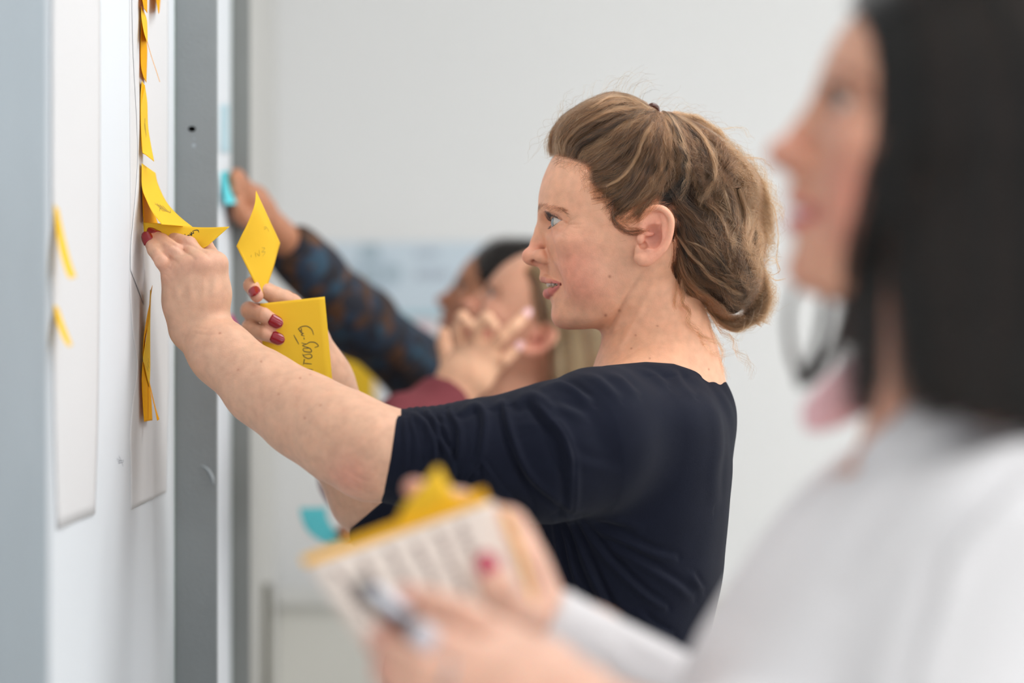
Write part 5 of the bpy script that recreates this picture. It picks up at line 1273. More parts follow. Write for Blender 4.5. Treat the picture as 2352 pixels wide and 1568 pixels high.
def f_body(p):
    d = f_tor(p)+.010
    d = smin(d, chain(p, [FF.wor((-14, 0, -45)), FF.wor((-38, 0, -105)), P(2230, 980, 1.42)], [.047, .050, .062], .02), .04)
    m = np.flatnonzero(((p-FF.O.astype(F32))**2).sum(1) < .21**2)
    if len(m): d[m] = smin(d[m], f_head(FF.loc(p[m]))*.001, .016)
    return smin(d, fs(p, .006), .014)
FNK = [(P(2000, 1010, 1.42), .045), (P(1955, 1065, 1.43), .022), (P(1915, 1115, 1.43), .010)]
def f_blouse(p):
    d = f_tor(p)
    for S_, E_, W__, r0 in ((fSl, fEl, fWl, .062), (fSr, fEr, fWr, .060)):
        wr = E_*.28+W__*.72 if S_ is fSl else W__+(E_-W__)*.06
        a = chain(p, [S_, E_, wr], [r0, .052, .034], .02)
        n = (W__-E_); n = n/np.linalg.norm(n); a = smax(a, ((p-wr.astype(F32))@n.astype(F32)-.004).astype(F32), .006)
        d = smin(d, a, .03)
    # collar stand, and the open neck
    d = smin(d, chain(p, [P(2150, 1030, 1.365), P(2300, 1010, 1.42), P(2150, 1030, 1.475)], [.030, .032, .030], .02), .03)
    nk = cap(p, P(2060, 900, 1.42), P(2170, 1010, 1.42), .058, .045)
    nk = smin(nk, chain(p, [q for q, r in FNK], [r for q, r in FNK], .01), .01)
    return smax(d, -nk, .005)
def build_front():
    R = empty('person', (P(2100, 0, 1.42)[0], 1.42, 0), 'dark-haired woman in a white blouse nearest the camera, looking up, holding pad and marker', 'person')
    t = time.time(); o = FF.O; parts = []
    parts.append(polygonize(f_body, o-np.array([.16, .11, .17]), o+np.array([.14, .11, .15]), .0021))
    parts.append(polygonize(f_body, (P(840, 0, 1.4)[0], 1.28, P(0, 1760, 1.3)[2]), (P(1480, 0, 1.5)[0], 1.63, P(0, 1060, 1.6)[2]), .0026))
    parts.append(polygonize(f_body, (P(1470, 0, 1.5)[0], 1.2, 1.0), (P(2700, 0, 1.42)[0], 1.66, o[2]-.165), .007))
    V, Q = join_vq(parts); sk = dict(base=srgb(216, 162, 136), red=srgb(208, 122, 108), lip=srgb(196, 92, 96), pale=srgb(230, 186, 164))
    q = FF.loc(V); C = head_col(q, sk, dict(gap=.75, moles=False, earin=0))
    C = mixc(C, srgb(40, 30, 28), np.clip((-8-q[:, 0]+q[:, 2]*.25)/6, 0, 1)*np.clip((q[:, 2]+20)/10, 0, 1)*.95)
    C = mixc(C, srgb(236, 190, 168), .85*((V[:, 0] < P(1600, 0, 1.45)[0]) & (V[:, 2] < P(0, 1000, 1.5)[2])))
    for f, _ in ffr+ffl: C = mixc(C, sk['red'], .5*ball_weight(V, f[-1], .012))
    mesh_obj('body', V, Q, skin_mat('light_skin', .3), R, col=C)
    for sg in (1, -1): eyeball(FF, sg, (1, .12*sg if sg > 0 else -.02, .05), R, iris=srgb(110, 120, 120), mat=M_eye)
    for i in range(-4, 5):
        a = i*4.1; V_, F_ = sphere_vf((Lm(1258, 650)[0]-1.6-.034*a*a, a, Lm(1258, 648.5)[2]), (1.9, 2.0, 2.4), 10, 8); mesh_obj('tooth', FF.wor(V_), F_, M_tooth, R)
    M_pn = simple('rose_nail_varnish', srgb(196, 70, 96), .2, .6, coat=.4)
    nail(P(1117, 1296, 1.494), P(1138, 1350, 1.492), (.15, -1, 0), M_pn, R, L=.015, Wd=.0068, rad=.0088)
    M_nn = simple('natural_nail', srgb(232, 178, 162), .3)
    for f, _ in ffl: nail(f[-1], f[-2], (.1, -.8, .7), M_nn, R, L=.012, Wd=.0055, rad=.0071)
    # ring on the ring finger, bracelet-free wrist
    c = P(1018, 1546, 1.338); ax = (ffl[2][0][1]-ffl[2][0][0]); ax /= np.linalg.norm(ax); e1 = np.cross(ax, (0, 1, 0)); e1 /= np.linalg.norm(e1); e2 = np.cross(ax, e1)
    tube('ring', [c+(e1*math.cos(a)+e2*math.sin(a))*.0104 for a in np.linspace(0, 2*math.pi, 25)], .0013, simple('silver', srgb(205, 208, 215), .2, metal=1), R, 8, n=49)
    M_bl = simple('white_blouse_cotton', srgb(233, 231, 234), .8, .2, bump=.2, scale=900, transl=.08)
    F2 = [([(1960, 1090), (1850, 1220), (1755, 1345), (1640, 1500), (1590, 1570)], 12, 2.2, 1), ([(2330, 1000), (2200, 1120), (2060, 1240), (1960, 1330)], 34, 4, 1), ([(2250, 1010), (2120, 1120), (2000, 1260)], 24, 3, -1),
          ([(2352, 1130), (2230, 1260), (2160, 1400), (2110, 1568)], 30, 7, -1), ([(2150, 1280), (2140, 1400), (2070, 1568)], 26, -7, 0), ([(1400, 1480), (1440, 1530), (1520, 1570)], 16, 3, 1)]
    V, Q = polygonize(f_blouse, (P(1200, 0, 1.55)[0]-.02, 1.17, .85), (P(2760, 0, 1.42)[0], 1.70, P(0, 860, 1.42)[2]), .0035); N = normals(V, Q)
    V = V+N*(vnoise(V, 22, 31)*.0022+vnoise(V, 60, 32)*.0010)[:, None]; V = press_folds(V, N, F2, np.ones(len(V)))
    mesh_obj('blouse', V, Q, M_bl, R)
    # collar leaves: pink lining showing on the far side, white on the near side
    M_pk = simple('pink_collar_lining', srgb(252, 206, 212), .75, .2, transl=.1); M_w2 = M_bl
    sc = Surf([(1985, 795, 1.475), (1910, 858, 1.475), (1846, 935, 1.465), (1852, 988, 1.46)], [(2030, 900, 1.46), (2000, 940, 1.455), (1960, 965, 1.45), (1890, 990, 1.455)]); sc.belly = (-.004, -.006, .004)
    sc.build('collar', M_pk, R, .0018)['label'] = 'pink collar lining'
    sc = Surf([(2130, 905, 1.365), (2075, 950, 1.36), (2010, 1000, 1.365), (1968, 1050, 1.375)], [(2190, 985, 1.345), (2130, 1020, 1.345), (2060, 1060, 1.35), (1985, 1115, 1.37)]); sc.belly = (0, -.006, .004)
    sc.build('collar', M_w2, R, .0018)
    # long black hair: a dense body of hair plus strands
    mp = flat_mapper(FF, 1.40)
    OUT = [(1960, -200), (1985, -40), (2035, 30), (2062, 120), (2066, 250), (2050, 380), (2030, 470), (2045, 560), (2085, 660), (2110, 760), (2120, 890), (2200, 930), (2420, 970), (2640, 900), (2680, -200)]
    om = mp(OUT, 80); om = [tuple(v) for v in om]
    vol = Sdf(lambda p: smin(ell(p, (-6, 0, 40), (101, 86, 100)), ell(p, (-46, 0, -75), (92, 90, 190)), 20).astype(F32)); vol.unit = 1000.
    vol.addE((-75, 0, -180), (95, 128, 95), 40)
    surf = HairSurf(lambda q: np.minimum(vol(q), f_head(q)-2.0), -230, 110, -290, 150, 3.0, 150)
    hm = lambda q: smax(vol(q)+5, (poly2d(q[:, 0], q[:, 2], om)+5).astype(F32), 10)
    V, Q = polygonize(hm, (-230, -135, -290), (110, 135, 150), 4)
    mesh_obj('hair_mass', FF.wor(V), Q, simple('black_hair_mass', srgb(7, 6, 7), .8, .05, bump=.5, scale=300), R)
    G = []
    G.append(([(1985, -50), (2040, 30), (2062, 150), (2060, 300), (2030, 430), (2004, 560), (1994, 700), (1990, 850), (1984, 950)], 7, 700, 1.0, .5, .10))
    G.append(([(1990, -60), (2050, 30), (2075, 180), (2068, 330), (2040, 470), (2012, 620), (2004, 760), (2000, 900)], 6, 500, 1.0, .5, .15))
    for k in range(11):
        G.append(([(2010+k*30, -120), (2080+k*38, 60), (2095+k*44, 250), (2085+k*46, 480), (2085+k*42+20, 700), (2115+k*34, 860), (2120+k*32+6*(k % 3), 930+7*k+12*(k % 2))], 9, 620, 1.6, .6, .08+.12*(k % 3 == 1)))
    G.append(([(2065, 250), (2075, 380), (2090, 500), (2100, 620), (2120, 760)], 6, 260, 1.2, .5, .55))
    G.append(([(2040, 560), (2050, 650), (2065, 760), (2055, 860)], 10, 60, 1.2, .5, .4))
    S_, T_, R_ = grow(surf, G, K=22, seed=41, mp=mp, clip_at=(-900, -900), inward=9)
    for g in ([(1835, 648), (1813, 700), (1811, 780), (1832, 855), (1850, 882)], 1.6, 200), ([(1896, 668), (1890, 740), (1868, 820), (1843, 870)], 1.8, 150), ([(1950, 660), (1938, 730), (1912, 800), (1872, 862), (1830, 882)], 2.6, 600), \
             ([(1985, 640), (1962, 720), (1940, 790)], 5, 400), ([(2000, 650), (1990, 740), (1970, 800)], 5, 400):
        a, b, c_ = grow(surf, [(g[0], g[1], g[2], .6, .4, .12, 0, -66)], K=22, seed=43, mp=mp, clip_at=(-900, -900), inward=3)
        S_, T_, R_ = np.concatenate([S_, a]), np.concatenate([T_, b]), np.concatenate([R_, c_])
    a, b, c_ = grow(surf, G[2:13], K=22, seed=44, side=-1, dens=.25, mp=mp, clip_at=(-900, -900))
    S_, T_, R_ = np.concatenate([S_, a]), np.concatenate([T_, b]), np.concatenate([R_, c_])
    curves_obj('hair', FF.wor(S_.reshape(-1, 3)).reshape(S_.shape), R_*.00016, T_, hair_mat('black_hair', (.0008, .0007, .0007), (.022, .012, .009), .35, .10), R)
    brow_lash(FF, f_head, R, srgb(60, 40, 36), thick=1.5, n=260)
    legs(R, P(2150, 0, 1.42)[0], 1.42, .96, .165, simple('dark_blue_trousers', srgb(42, 48, 66), .8), simple('white_shoe', srgb(210, 210, 208), .5))
    print('front woman', time.time()-t)
    return R
def brow_lash(fr, head, R, colr, thick=1.0, n=300):
    r = np.random.default_rng(12); K = 6; u = np.linspace(0, 1, K); out, rad = [], []; ex, ey, ez = EYE
    brow = [(1240, 484, 9), (1250, 474, 17), (1266, 466, 28), (1286, 467, 38), (1308, 476, 46), (1328, 490, 52)]
    bc = catmull([Lm(a, b, y) for a, b, y in brow], 60); P0, DL = [], []
    for sg in (1, -1):
        for i in range(n):
            k = r.integers(0, 59); P0.append(bc[k]+np.array([3, 0, r.normal()*1.6*thick*(1-.5*k/59)])); d = bc[min(59, k+2)]-bc[max(0, k-2)]; DL.append((d/np.linalg.norm(d)*r.uniform(5, 7), sg))
    P0 = project(P0, head)
    for p, (dl, sg) in zip(P0, DL):
        q = p+dl*u[:, None]+np.array([.6, .6, 0])*u[:, None]; q[:, 1] *= sg; out.append(q); rad.append(.00013*thick*(1-.6*u))
    curves_obj('eyebrows', fr.wor(np.array(out).reshape(-1, 3)).reshape(-1, K, 3), np.array(rad), np.full(len(out), .2), hair_mat('dark_brow', colr, colr, .4, 0), R)
    out, rad = [], []
    for sg in (1, -1):
        for i in range(70):
            az = math.radians(-34+r.uniform(0, 1)*104); t_ = (math.degrees(az)+38)/112; el = math.radians(7*t_+22*math.sin(math.pi*t_)**.8)
            o_ = np.array([math.cos(el)*math.cos(az), math.cos(el)*math.sin(az), math.sin(el)]); b = np.array([ex, ey, ez])+o_*13.9
            d = o_+np.array([.35, .35, .15]); q = b+d/np.linalg.norm(d)*8*u[:, None]+np.array([0, 0, 1])*(3*u**2)[:, None]; q[:, 1] *= sg; out.append(q); rad.append(.0002*(1-.7*u))
    curves_obj('eyelashes', fr.wor(np.array(out).reshape(-1, 3)).reshape(-1, K, 3), np.array(rad), np.zeros(len(out)), hair_mat('dark_lash', (.004,)*3, (.006,)*3, .5, 0), R)

# things she holds
def held():
    M_amb = paper_mat('amber_pad', srgb(255, 190, 40), .1); M_pg = paper_mat('peach_page', srgb(253, 238, 228), .1); M_gi = simple('grey_pen_writing', srgb(176, 158, 152), .7)
    R = empty('note_pad', P(960, 1320, 1.53), 'blurred pad with a pale handwritten front page and an amber edge, in the nearest hands', 'note pad')
    TL, TR, BR, BL = P(703, 1300, 1.535), P(1132, 1150, 1.535), P(1222, 1400, 1.515), P(835, 1495, 1.515)
    n = np.cross(TR-TL, BL-TL); n /= np.linalg.norm(n); n = n if n[1] > 0 else -n; upv = (TL-BL); upv /= np.linalg.norm(upv)
    b = [TL+upv*.006, TR+upv*.010, BR, BL]; V = [p+n*.0012 for p in b]+[p+n*.0085+upv*.003 for p in b]
    o = mesh_obj('sheet_block', V, [(0, 1, 2, 3), (7, 6, 5, 4), (0, 4, 5, 1), (1, 5, 6, 2), (2, 6, 7, 3), (3, 7, 4, 0)], M_amb, R, smooth=False)
    s = Surf([TL, (TL+BL)/2+n*-.002, BL], [TR, (TR+BR)/2-n*.002, BR], 12, 14, world=True); o = s.build('front_page', M_pg, R, .0004)
    r = random.Random(4); st = []
    for c_ in (.12, .27, .42, .55, .68, .80):
        v = .10+r.random()*.05
        while v < r.uniform(.55, .92):
            st.append([(c_+r.uniform(-.018, .018), v+.012*j) for j in range(5)]); v += .07
    s.ink(st, M_gi, R, .0016, side=-1 if s.nrm(.5, .5)[1] > 0 else 1)
    sr = Surf([P(1150, 1165, 1.528), P(1195, 1290, 1.52), P(1228, 1400, 1.512)], [P(1172, 1190, 1.53), P(1208, 1290, 1.525), P(1232, 1385, 1.516)], 5, 10, world=True); sr.build('under_page', paper_mat('light_amber_page', srgb(250, 214, 150), .2), R)
    s = Surf([(906, 1214, 1.545), (925, 1165, 1.54), (972, 1110, 1.54), (1002, 1072, 1.545)], [(1068, 1172, 1.548), (1050, 1140, 1.545), (1028, 1108, 1.545), (1010, 1072, 1.548)], 10, 16)
    s.belly = (0, -.008, 0); o = s.build('sticky_note', M_note); tag(o, 'yellow note standing up with its tip curled from the top of the nearest pad', 'sticky note')
    R2 = empty('marker', P(880, 1390, 1.40), 'black marker with a white label in the blurred nearest hand', 'marker')
    a, b = P(816, 1337, 1.358), P(962, 1452, 1.318); ax = (b-a)/np.linalg.norm(b-a)
    tube('barrel', [a+ax*.004, a+ax*.012, b], [.0045, .0058, .0060], M_ink2, R2, 18); tube('tip', [a-ax*.002, a+ax*.005], [.0012, .0035], M_ink2, R2, 12)
    e1 = np.array([0, -1, 0])-ax*(-ax[1]); e1 /= np.linalg.norm(e1); e2 = np.cross(ax, e1)
    L_ = np.linalg.norm(b-a); V = []; nu, nv = 9, 8
    for j in range(nv):
        for i in range(nu):
            w = ((i/(nu-1)-.5)*1.2+.95)*(1 if e2@np.array([.6, 0, .8]) > 0 else -1); V.append(a+ax*L_*(.30+.50*j/(nv-1))+(e1*math.cos(w)+e2*math.sin(w))*.0064)
    mesh_obj('white_label', V, [(j*nu+i, j*nu+i+1, (j+1)*nu+i+1, (j+1)*nu+i) for j in range(nv-1) for i in range(nu-1)], simple('label_white', srgb(226, 230, 244), .35), R2)
    tube('end_cap', [b, b+ax*.007, b+ax*.012], [.0062, .0062, .005], simple('pale_cap', srgb(208, 210, 222), .3), R2, 18)
M_ink2 = simple('black_plastic', srgb(26, 24, 30), .35)

# ------------------------------------------------------------------ the fair-haired woman in maroon
GF = frame_at(1125, 675, 3.36, (EYE[0]+12, 30, EYE[2]), 33, 5, .98)
g_head = head_sdf(dict(gap=.3, crow=0))
gs_ = Sdf(lambda p: np.full(len(p), 1.0, F32))
gW, gE = P(1036, 905, 3.20), P(818, 1094, 3.06); gS = P(1190, 1130, 3.24)
gs_.add(lambda p: chain(p, [gE, gW], [.036, .0235], .03), .02)
gm = [P(1060, 806, 3.20), P(1088, 796, 3.19), P(1122, 802, 3.19), P(1142, 832, 3.20)]
gf = [([gm[0], P(1052, 756, 3.18), P(1062, 727, 3.17), P(1078, 744, 3.165)], [.0098, .0088, .0080, .0070]), ([gm[1], P(1096, 750, 3.17), P(1118, 729, 3.16), P(1135, 748, 3.16)], [.0100, .0090, .0082, .0072]),
      ([gm[2], P(1152, 772, 3.18), P(1182, 748, 3.18), P(1210, 720, 3.19)], [.0098, .0086, .0076, .0066]), ([gm[3], P(1158, 826, 3.19), P(1178, 808, 3.19), P(1194, 792, 3.19)], [.0094, .0082, .0072, .0064])]
hand_ops(gs_, gW, gm, gf, thumb=([P(1050, 880, 3.22), P(1030, 830, 3.235), P(1020, 790, 3.24), P(1020, 765, 3.24)], [.014, .0115, .0095, .008]), rpalm=.0135, kp=.016)
g_tor = torso_sdf([lev(990, 1170, 1400, .11, 3.40), lev(1060, 1070, 1440, .165, 3.40), lev(1200, 1000, 1450, .17, 3.40), lev(1400, 930, 1430, .155, 3.40), lev(1560, 885, 1410, .155, 3.40), lev(1900, 860, 1450, .17, 3.40), lev(2150, 860, 1470, .18, 3.40)])
def g_body(p):
    d = g_tor(p)+.012
    d = smin(d, chain(p, [GF.wor((-18, 0, -40)), GF.wor((-40, 0, -100)), P(1300, 1020, 3.40)], [.046, .048, .06], .02), .04)
    m = np.flatnonzero(((p-GF.O.astype(F32))**2).sum(1) < .21**2)
    if len(m): d[m] = smin(d[m], g_head(GF.loc(p[m]))*.001*.98, .016)
    return smin(d, gs_(p, .006), .012)
def g_top(p):
    d = g_tor(p)
    wr = gW+(gE-gW)*.06
    a = chain(p, [P(1210, 1120, 3.25), gE, P(930, 985, 3.13), wr], [.062, .044, .046, .042], .02); n = gW-gE; n /= np.linalg.norm(n)
    a = smax(a, ((p-wr.astype(F32))@n.astype(F32)-.003).astype(F32), .012); d = smin(d, a, .03)
    a = chain(p, [P(1230, 1120, 3.55), P(1100, 1500, 3.60), P(960, 1700, 3.5)], [.060, .048, .04], .02)
    d = smin(d, a, .03)
    return smax(d, -cap(p, P(1290, 900, 3.40), P(1310, 1010, 3.40), .075, .060), .006)
def build_blonde():
    R = empty('person', (P(1250, 0, 3.4)[0], 3.40, 0), 'fair long-haired woman in a maroon sleeve behind the navy top, hand raised to her cheek', 'person')
    t = time.time(); o = GF.O; parts = [polygonize(g_body, o-np.array([.17, .12, .17]), o+np.array([.13, .12, .15]), .0032)]
    parts.append(polygonize(g_body, (P(900, 0, 3.2)[0], 3.10, P(0, 1010, 3.2)[2]), (P(1225, 0, 3.2)[0], 3.275, P(0, 690, 3.2)[2]), .0030))
    parts.append(polygonize(g_body, (P(780, 0, 3.2)[0], 3.0, .9), (P(1500, 0, 3.4)[0], 3.62, o[2]-.165), .009))
    V, Q = join_vq(parts); sk = dict(base=srgb(222, 166, 138), red=srgb(214, 124, 110), lip=srgb(204, 112, 112), pale=srgb(226, 176, 150))
    q = GF.loc(V); C = head_col(q, sk, dict(gap=.3, moles=False))
    C = mixc(C, srgb(96, 66, 46), np.clip((30-q[:, 0]-.0*q[:, 2]+(q[:, 2]-60)*.9)/6, 0, 1)*np.clip((q[:, 2]-22)/8, 0, 1)*.9)
    C = mixc(C, srgb(232, 186, 152), .7*((V[:, 1] < 3.275) & (V[:, 0] < P(1225, 0, 3.2)[0])))
    mesh_obj('body', V, Q, skin_mat('warm_skin', .2), R, col=C)
    for sg in (1, -1): eyeball(GF, sg, (1, .1*sg, .1), R, iris=srgb(90, 110, 120), mat=M_eye)
    M_p = simple('pale_nail', srgb(238, 190, 190), .3)
    for f, _ in gf[2:]: nail(f[-1], f[-2], (.2, -1, .2), M_p, R, L=.012, Wd=.0055, rad=.0070)
    M_mar = simple('maroon_jersey', srgb(116, 56, 62), .85, .2, bump=.4, scale=500, var=.08, vscale=25)
    cloth_mesh('top', g_top, (P(690, 0, 3.05)[0], 2.97, .85), (P(1500, 0, 3.4)[0], 3.68, P(0, 860, 3.3)[2]), .006, M_mar, R, 51, .006)
    cb = P(1072, 905, 3.215)
    tube('bracelet', [P(1030, 868, 3.19), P(1058, 872, 3.185), P(1080, 895, 3.195), P(1086, 925, 3.215)], [.004, .009, .010, .005], simple('grey_fabric_band', srgb(112, 116, 120), .8), R, 10)
    mp = flat_mapper(GF, 3.36)
    vol = Sdf(lambda p: smin(ell(p, (-8, 0, 38), (96, 82, 96)), ell(p, (-60, 0, -40), (60, 84, 110)), 20).astype(F32)); vol.unit = 1000.
    surf = HairSurf(vol, -210, 110, -230, 150, 3.0, 114)
    om = [tuple(v) for v in mp([(1205, 560), (1200, 612), (1222, 650), (1226, 700), (1236, 745), (1262, 780), (1268, 860), (1262, 960), (1420, 980), (1470, 700), (1400, 560)], 80)]
    V, Q = polygonize(lambda q: smax(vol(q)+5, (poly2d(q[:, 0], q[:, 2], om)+3).astype(F32), 10), (-200, -95, -230), (100, 95, 150), 5)
    mesh_obj('hair_mass', GF.wor(V), Q, simple('fair_hair_mass', srgb(98, 68, 46), .6, .3), R)
    G = [([(1204, 614), (1222, 640), (1232, 690), (1246, 745), (1272, 800), (1280, 950)], 9, 340, 1.5, .8, .05)]
    for k in range(9): G.append(([(1206+k*8, 606-k*3), (1240+k*12, 640), (1258+k*18, 720), (1272+k*19, 820), (1276+k*20, 960)], 9, 300, 1.8, .8, (.15, .75, .3, .9, .45, .2, .8, .5, .3)[k]))
    S_, T_, R_ = grow(surf, G, K=16, seed=61, mp=mp, clip_at=(-900, -900), inward=7)
    a, b, c_ = grow(surf, G, K=16, seed=62, side=-1, dens=.3, mp=mp, clip_at=(-900, -900))
    S_, T_, R_ = np.concatenate([S_, a]), np.concatenate([T_, b]), np.concatenate([R_, c_])
    curves_obj('hair', GF.wor(S_.reshape(-1, 3)).reshape(S_.shape), R_*.00022, T_, hair_mat('fair_hair', srgb(70, 36, 20), srgb(214, 148, 96), .35, .15), R)
    brow_lash(GF, g_head, R, srgb(96, 62, 44), thick=1.2, n=160)
    legs(R, P(1200, 0, 3.4)[0], 3.40, .98, .165, simple('grey_jeans', srgb(84, 88, 98), .8), simple('brown_shoe', srgb(84, 60, 46), .5))
    print('blonde', time.time()-t); return R

# ------------------------------------------------------------------ the farthest person, patterned sleeve stretched to the board
HF = frame_at(1045, 652, 3.90, (92, 0, 17), 25, 5, 1.0)
h_head = head_sdf(dict(gap=.2, crow=0))
hS, hE, hW = P(1090, 905, 3.74), P(830, 742, 3.50), P(598, 494, 3.20)
hm_ = [P(566, 437, 3.135), P(560, 452, 3.140), P(558, 470, 3.150), P(560, 488, 3.160)]
hf_ = [([hm_[0], P(548, 408, 3.105), P(543, 402, 3.090), P(536, 412, 3.080)], [.0100, .0092, .0085, .0075]), ([hm_[1], P(541, 428, 3.100), P(541, 425, 3.085), P(537, 436, 3.080)], [.0100, .0092, .0085, .0075]),
       ([hm_[2], P(543, 455, 3.110), P(543, 456, 3.090), P(540, 464, 3.085)], [.0098, .0090, .0082, .0074]), ([hm_[3], P(548, 482, 3.120), P(547, 486, 3.105), P(543, 492, 3.095)], [.0092, .0084, .0076, .0068])]
hs_ = Sdf(lambda p: np.full(len(p), 1.0, F32))
hs_.add(lambda p: chain(p, [hE, (hE+hW)/2, hW], [.036, .027, .0215], .03), .02)
hand_ops(hs_, hW, hm_, hf_, thumb=([P(588, 500, 3.17), P(572, 505, 3.13), P(557, 500, 3.11), P(547, 480, 3.09)], [.0145, .012, .010, .0085]), rpalm=.014, kp=.016)
hW2 = P(872, 1220, 3.46); hE2 = P(985, 1285, 3.66)
hm2 = [P(832, 1206, 3.420), P(836, 1216, 3.415), P(840, 1226, 3.420), P(848, 1236, 3.430)]
hf2 = [([hm2[0], P(808, 1206, 3.410), P(794, 1212, 3.405), P(782, 1218, 3.400)], [.0090, .0082, .0075, .0065]), ([hm2[1], P(812, 1218, 3.400), P(798, 1222, 3.395), P(786, 1225, 3.390)], [.0090, .0082, .0075, .0065]),
       ([hm2[2], P(816, 1232, 3.400), P(802, 1236, 3.395), P(790, 1236, 3.390)], [.0090, .0082, .0075, .0065]), ([hm2[3], P(826, 1244, 3.410), P(812, 1248, 3.400), P(800, 1248, 3.400)], [.0086, .0078, .0070, .0062])]
hs_.add(lambda p: chain(p, [hE2, hW2], [.036, .023], .03), .02)
hand_ops(hs_, hW2, hm2, hf2, rpalm=.0115, kp=.014)
h_tor = torso_sdf([lev(880, 1110, 1330, .10, 3.84), lev(930, 1030, 1370, .18, 3.84), lev(1050, 990, 1390, .19, 3.84), lev(1300, 985, 1380, .18, 3.84), lev(1560, 990, 1370, .17, 3.84), lev(1800, 985, 1390, .18, 3.84), lev(2050, 985, 1395, .18, 3.84)])
def h_body(p):
    d = h_tor(p)+.014
    d = smin(d, chain(p, [HF.wor((-18, 0, -40)), HF.wor((-40, 0, -100)), P(1215, 930, 3.84)], [.050, .053, .06], .02), .04)
    m = np.flatnonzero(((p-HF.O.astype(F32))**2).sum(1) < .21**2)
    if len(m): d[m] = smin(d[m], h_head(HF.loc(p[m]))*.001, .016)
    return smin(d, hs_(p, .006), .012)
def h_shirt(p):
    d = h_tor(p); wr = hE+(hW-hE)*.80; n = (hW-hE); n /= np.linalg.norm(n)
    a = chain(p, [P(1120, 930, 3.72), P(985, 868, 3.66), hE, wr], [.058, .054, .050, .036], .02); a = smax(a, ((p-wr.astype(F32))@n.astype(F32)).astype(F32), .006); d = smin(d, a, .03)
    wr = hE2+(hW2-hE2)*.72; n = (hW2-hE2); n /= np.linalg.norm(n)
    a = chain(p, [P(1130, 940, 3.68), hE2, wr], [.055, .045, .034], .02); a = smax(a, ((p-wr.astype(F32))@n.astype(F32)).astype(F32), .006); d = smin(d, a, .03)
    return smax(d, -cap(p, P(1200, 830, 3.84), P(1220, 900, 3.84), .075, .062), .006)
def plaid_mat():
    m, t, b = mat_base('plaid_flannel'); tc = t.nodes.new('ShaderNodeTexCoord'); v = t.nodes.new('ShaderNodeTexVoronoi'); v.inputs['Scale'].default_value = 55
    t.links.new(tc.outputs['Object'], v.inputs['Vector']); cr = t.nodes.new('ShaderNodeValToRGB'); cr.color_ramp.interpolation = 'CONSTANT'
    sp = t.nodes.new('ShaderNodeSeparateColor'); t.links.new(v.outputs['Color'], sp.inputs[0]); t.links.new(sp.outputs[0], cr.inputs[0])
    e = cr.color_ramp.elements; e[0].color = (*srgb(34, 38, 50), 1); e[1].position = .28; e[1].color = (*srgb(92, 60, 38), 1)
    for p, c in ((.45, (40, 56, 76)), (.62, (72, 50, 38)), (.76, (44, 72, 92)), (.88, (30, 30, 38))): x = e.new(p); x.color = (*srgb(*c), 1)
    t.links.new(cr.outputs[0], b.inputs['Base Color']); b.inputs['Roughness'].default_value = .9; return m
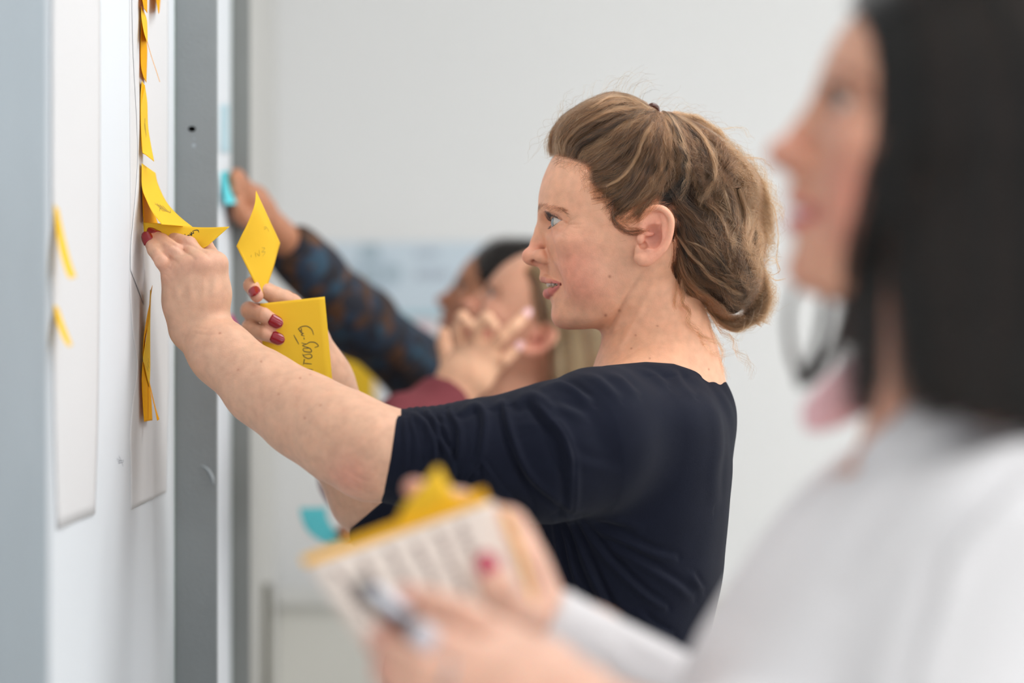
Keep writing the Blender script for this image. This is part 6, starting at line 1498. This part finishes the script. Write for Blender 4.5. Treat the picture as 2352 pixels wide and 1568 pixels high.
def build_far():
    R = empty('person', (P(1180, 0, 3.84)[0], 3.84, 0), 'dark-haired person farthest back, patterned brown and blue sleeve stretched up to the board', 'person')
    t = time.time(); o = HF.O; parts = [polygonize(h_body, o-np.array([.17, .12, .17]), o+np.array([.13, .12, .15]), .0035)]
    parts.append(polygonize(h_body, (P(515, 0, 3.15)[0], 3.05, P(0, 640, 3.3)[2]), (P(720, 0, 3.3)[0], 3.36, P(0, 380, 3.15)[2]), .0032))
    parts.append(polygonize(h_body, (P(770, 0, 3.4)[0], 3.36, P(0, 1300, 3.4)[2]), (P(930, 0, 3.5)[0], 3.56, P(0, 1160, 3.4)[2]), .0034))
    parts.append(polygonize(h_body, (P(900, 0, 3.6)[0], 3.50, .9), (P(1420, 0, 3.84)[0], 4.06, o[2]-.165), .010))
    parts.append(polygonize(h_body, (P(690, 0, 3.3)[0], 3.30, P(0, 960, 3.6)[2]), (P(920, 0, 3.6)[0]+.01, 3.80, P(0, 590, 3.4)[2]), .009))
    V, Q = join_vq(parts); sk = dict(base=srgb(180, 124, 94), red=srgb(178, 104, 80), lip=srgb(168, 96, 84), pale=srgb(196, 142, 112))
    q = HF.loc(V); C = head_col(q, sk, dict(gap=.2, moles=False))
    C = mixc(C, srgb(20, 17, 16), np.clip((40-q[:, 0]+(q[:, 2]-60)*.8)/6, 0, 1)*np.clip((q[:, 2]-10)/8, 0, 1)*.95)
    mesh_obj('body', V, Q, skin_mat('brown_skin', .15), R, col=C)
    for sg in (1, -1): eyeball(HF, sg, (1, .1*sg, .05), R, iris=srgb(60, 40, 30), mat=M_eye)
    cloth_mesh('shirt', h_shirt, (P(560, 0, 3.3)[0], 2.98, .85), (P(1450, 0, 3.84)[0], 4.08, P(0, 520, 3.3)[2]), .008, plaid_mat(), R, 71, .004)
    mp = flat_mapper(HF, 3.90)
    om = [tuple(v) for v in mp([(1090, 606), (1098, 575), (1130, 545), (1300, 540), (1330, 700), (1290, 800), (1190, 790), (1150, 720), (1120, 672), (1098, 640)], 60)]
    vol = Sdf(lambda p: ell(p, (-8, 0, 40), (100, 84, 100)).astype(F32)); vol.unit = 1000.
    V, Q = polygonize(lambda q: smax(vol(q)+2, poly2d(q[:, 0], q[:, 2], om).astype(F32), 10), (-130, -95, -90), (110, 95, 150), 4)
    V = V+normals(V, Q)*(vnoise(V*.001, 200, 3)*2.5)[:, None]
    mesh_obj('hair_mass', HF.wor(V), Q, simple('black_hair_short', srgb(20, 19, 20), .6, .3, bump=.6, scale=300), R)
    surf = HairSurf(vol, -150, 110, -120, 150, 3.0, 114)
    G = [([(1092, 604), (1110, 572), (1150, 556), (1220, 560)], 7, 300, 1, .8, .1), ([(1096, 620), (1120, 590), (1170, 575), (1250, 590)], 8, 300, 1, .8, .1), ([(1100, 645), (1130, 620), (1190, 610), (1270, 650)], 9, 300, 1, .8, .1), ([(1122, 672), (1150, 650), (1200, 660), (1270, 720)], 9, 300, 1, .8, .1), ([(1150, 700), (1180, 690), (1220, 720), (1260, 780)], 9, 300, 1, .8, .1)]
    S_, T_, R_ = grow(surf, G, K=10, seed=81, mp=mp, clip_at=(-900, -900), inward=3); a, b, c_ = grow(surf, G, K=10, seed=82, side=-1, mp=mp, clip_at=(-900, -900), inward=3)
    S_, T_, R_ = np.concatenate([S_, a]), np.concatenate([T_, b]), np.concatenate([R_, c_])
    curves_obj('hair', HF.wor(S_.reshape(-1, 3)).reshape(S_.shape), R_*.00022, T_, hair_mat('short_black_hair', srgb(12, 11, 12), srgb(40, 32, 28), .35, .1), R)
    brow_lash(HF, h_head, R, srgb(30, 22, 20), thick=1.6, n=160)
    legs(R, P(1180, 0, 3.84)[0], 3.84, 1.0, .175, simple('black_trousers', srgb(34, 34, 38), .8), simple('dark_shoe', srgb(40, 34, 30), .5))
    s, o_ = note([(688, 1166, 3.400), (694, 1195, 3.395), (712, 1225, 3.390), (762, 1258, 3.385)], [(750, 1165, 3.420), (752, 1190, 3.410), (776, 1222, 3.400), (834, 1240, 3.390)], M_turq, 'turquoise note pinched between fingertips, low before the pale panelled wall', None, nu=10)
    print('far', time.time()-t); return R

# ================================================================== build the people
R_main = build_main()
build_main_hair(R_main)
build_front(); held()
build_blonde()
build_far()
print('script', time.time()-T0)
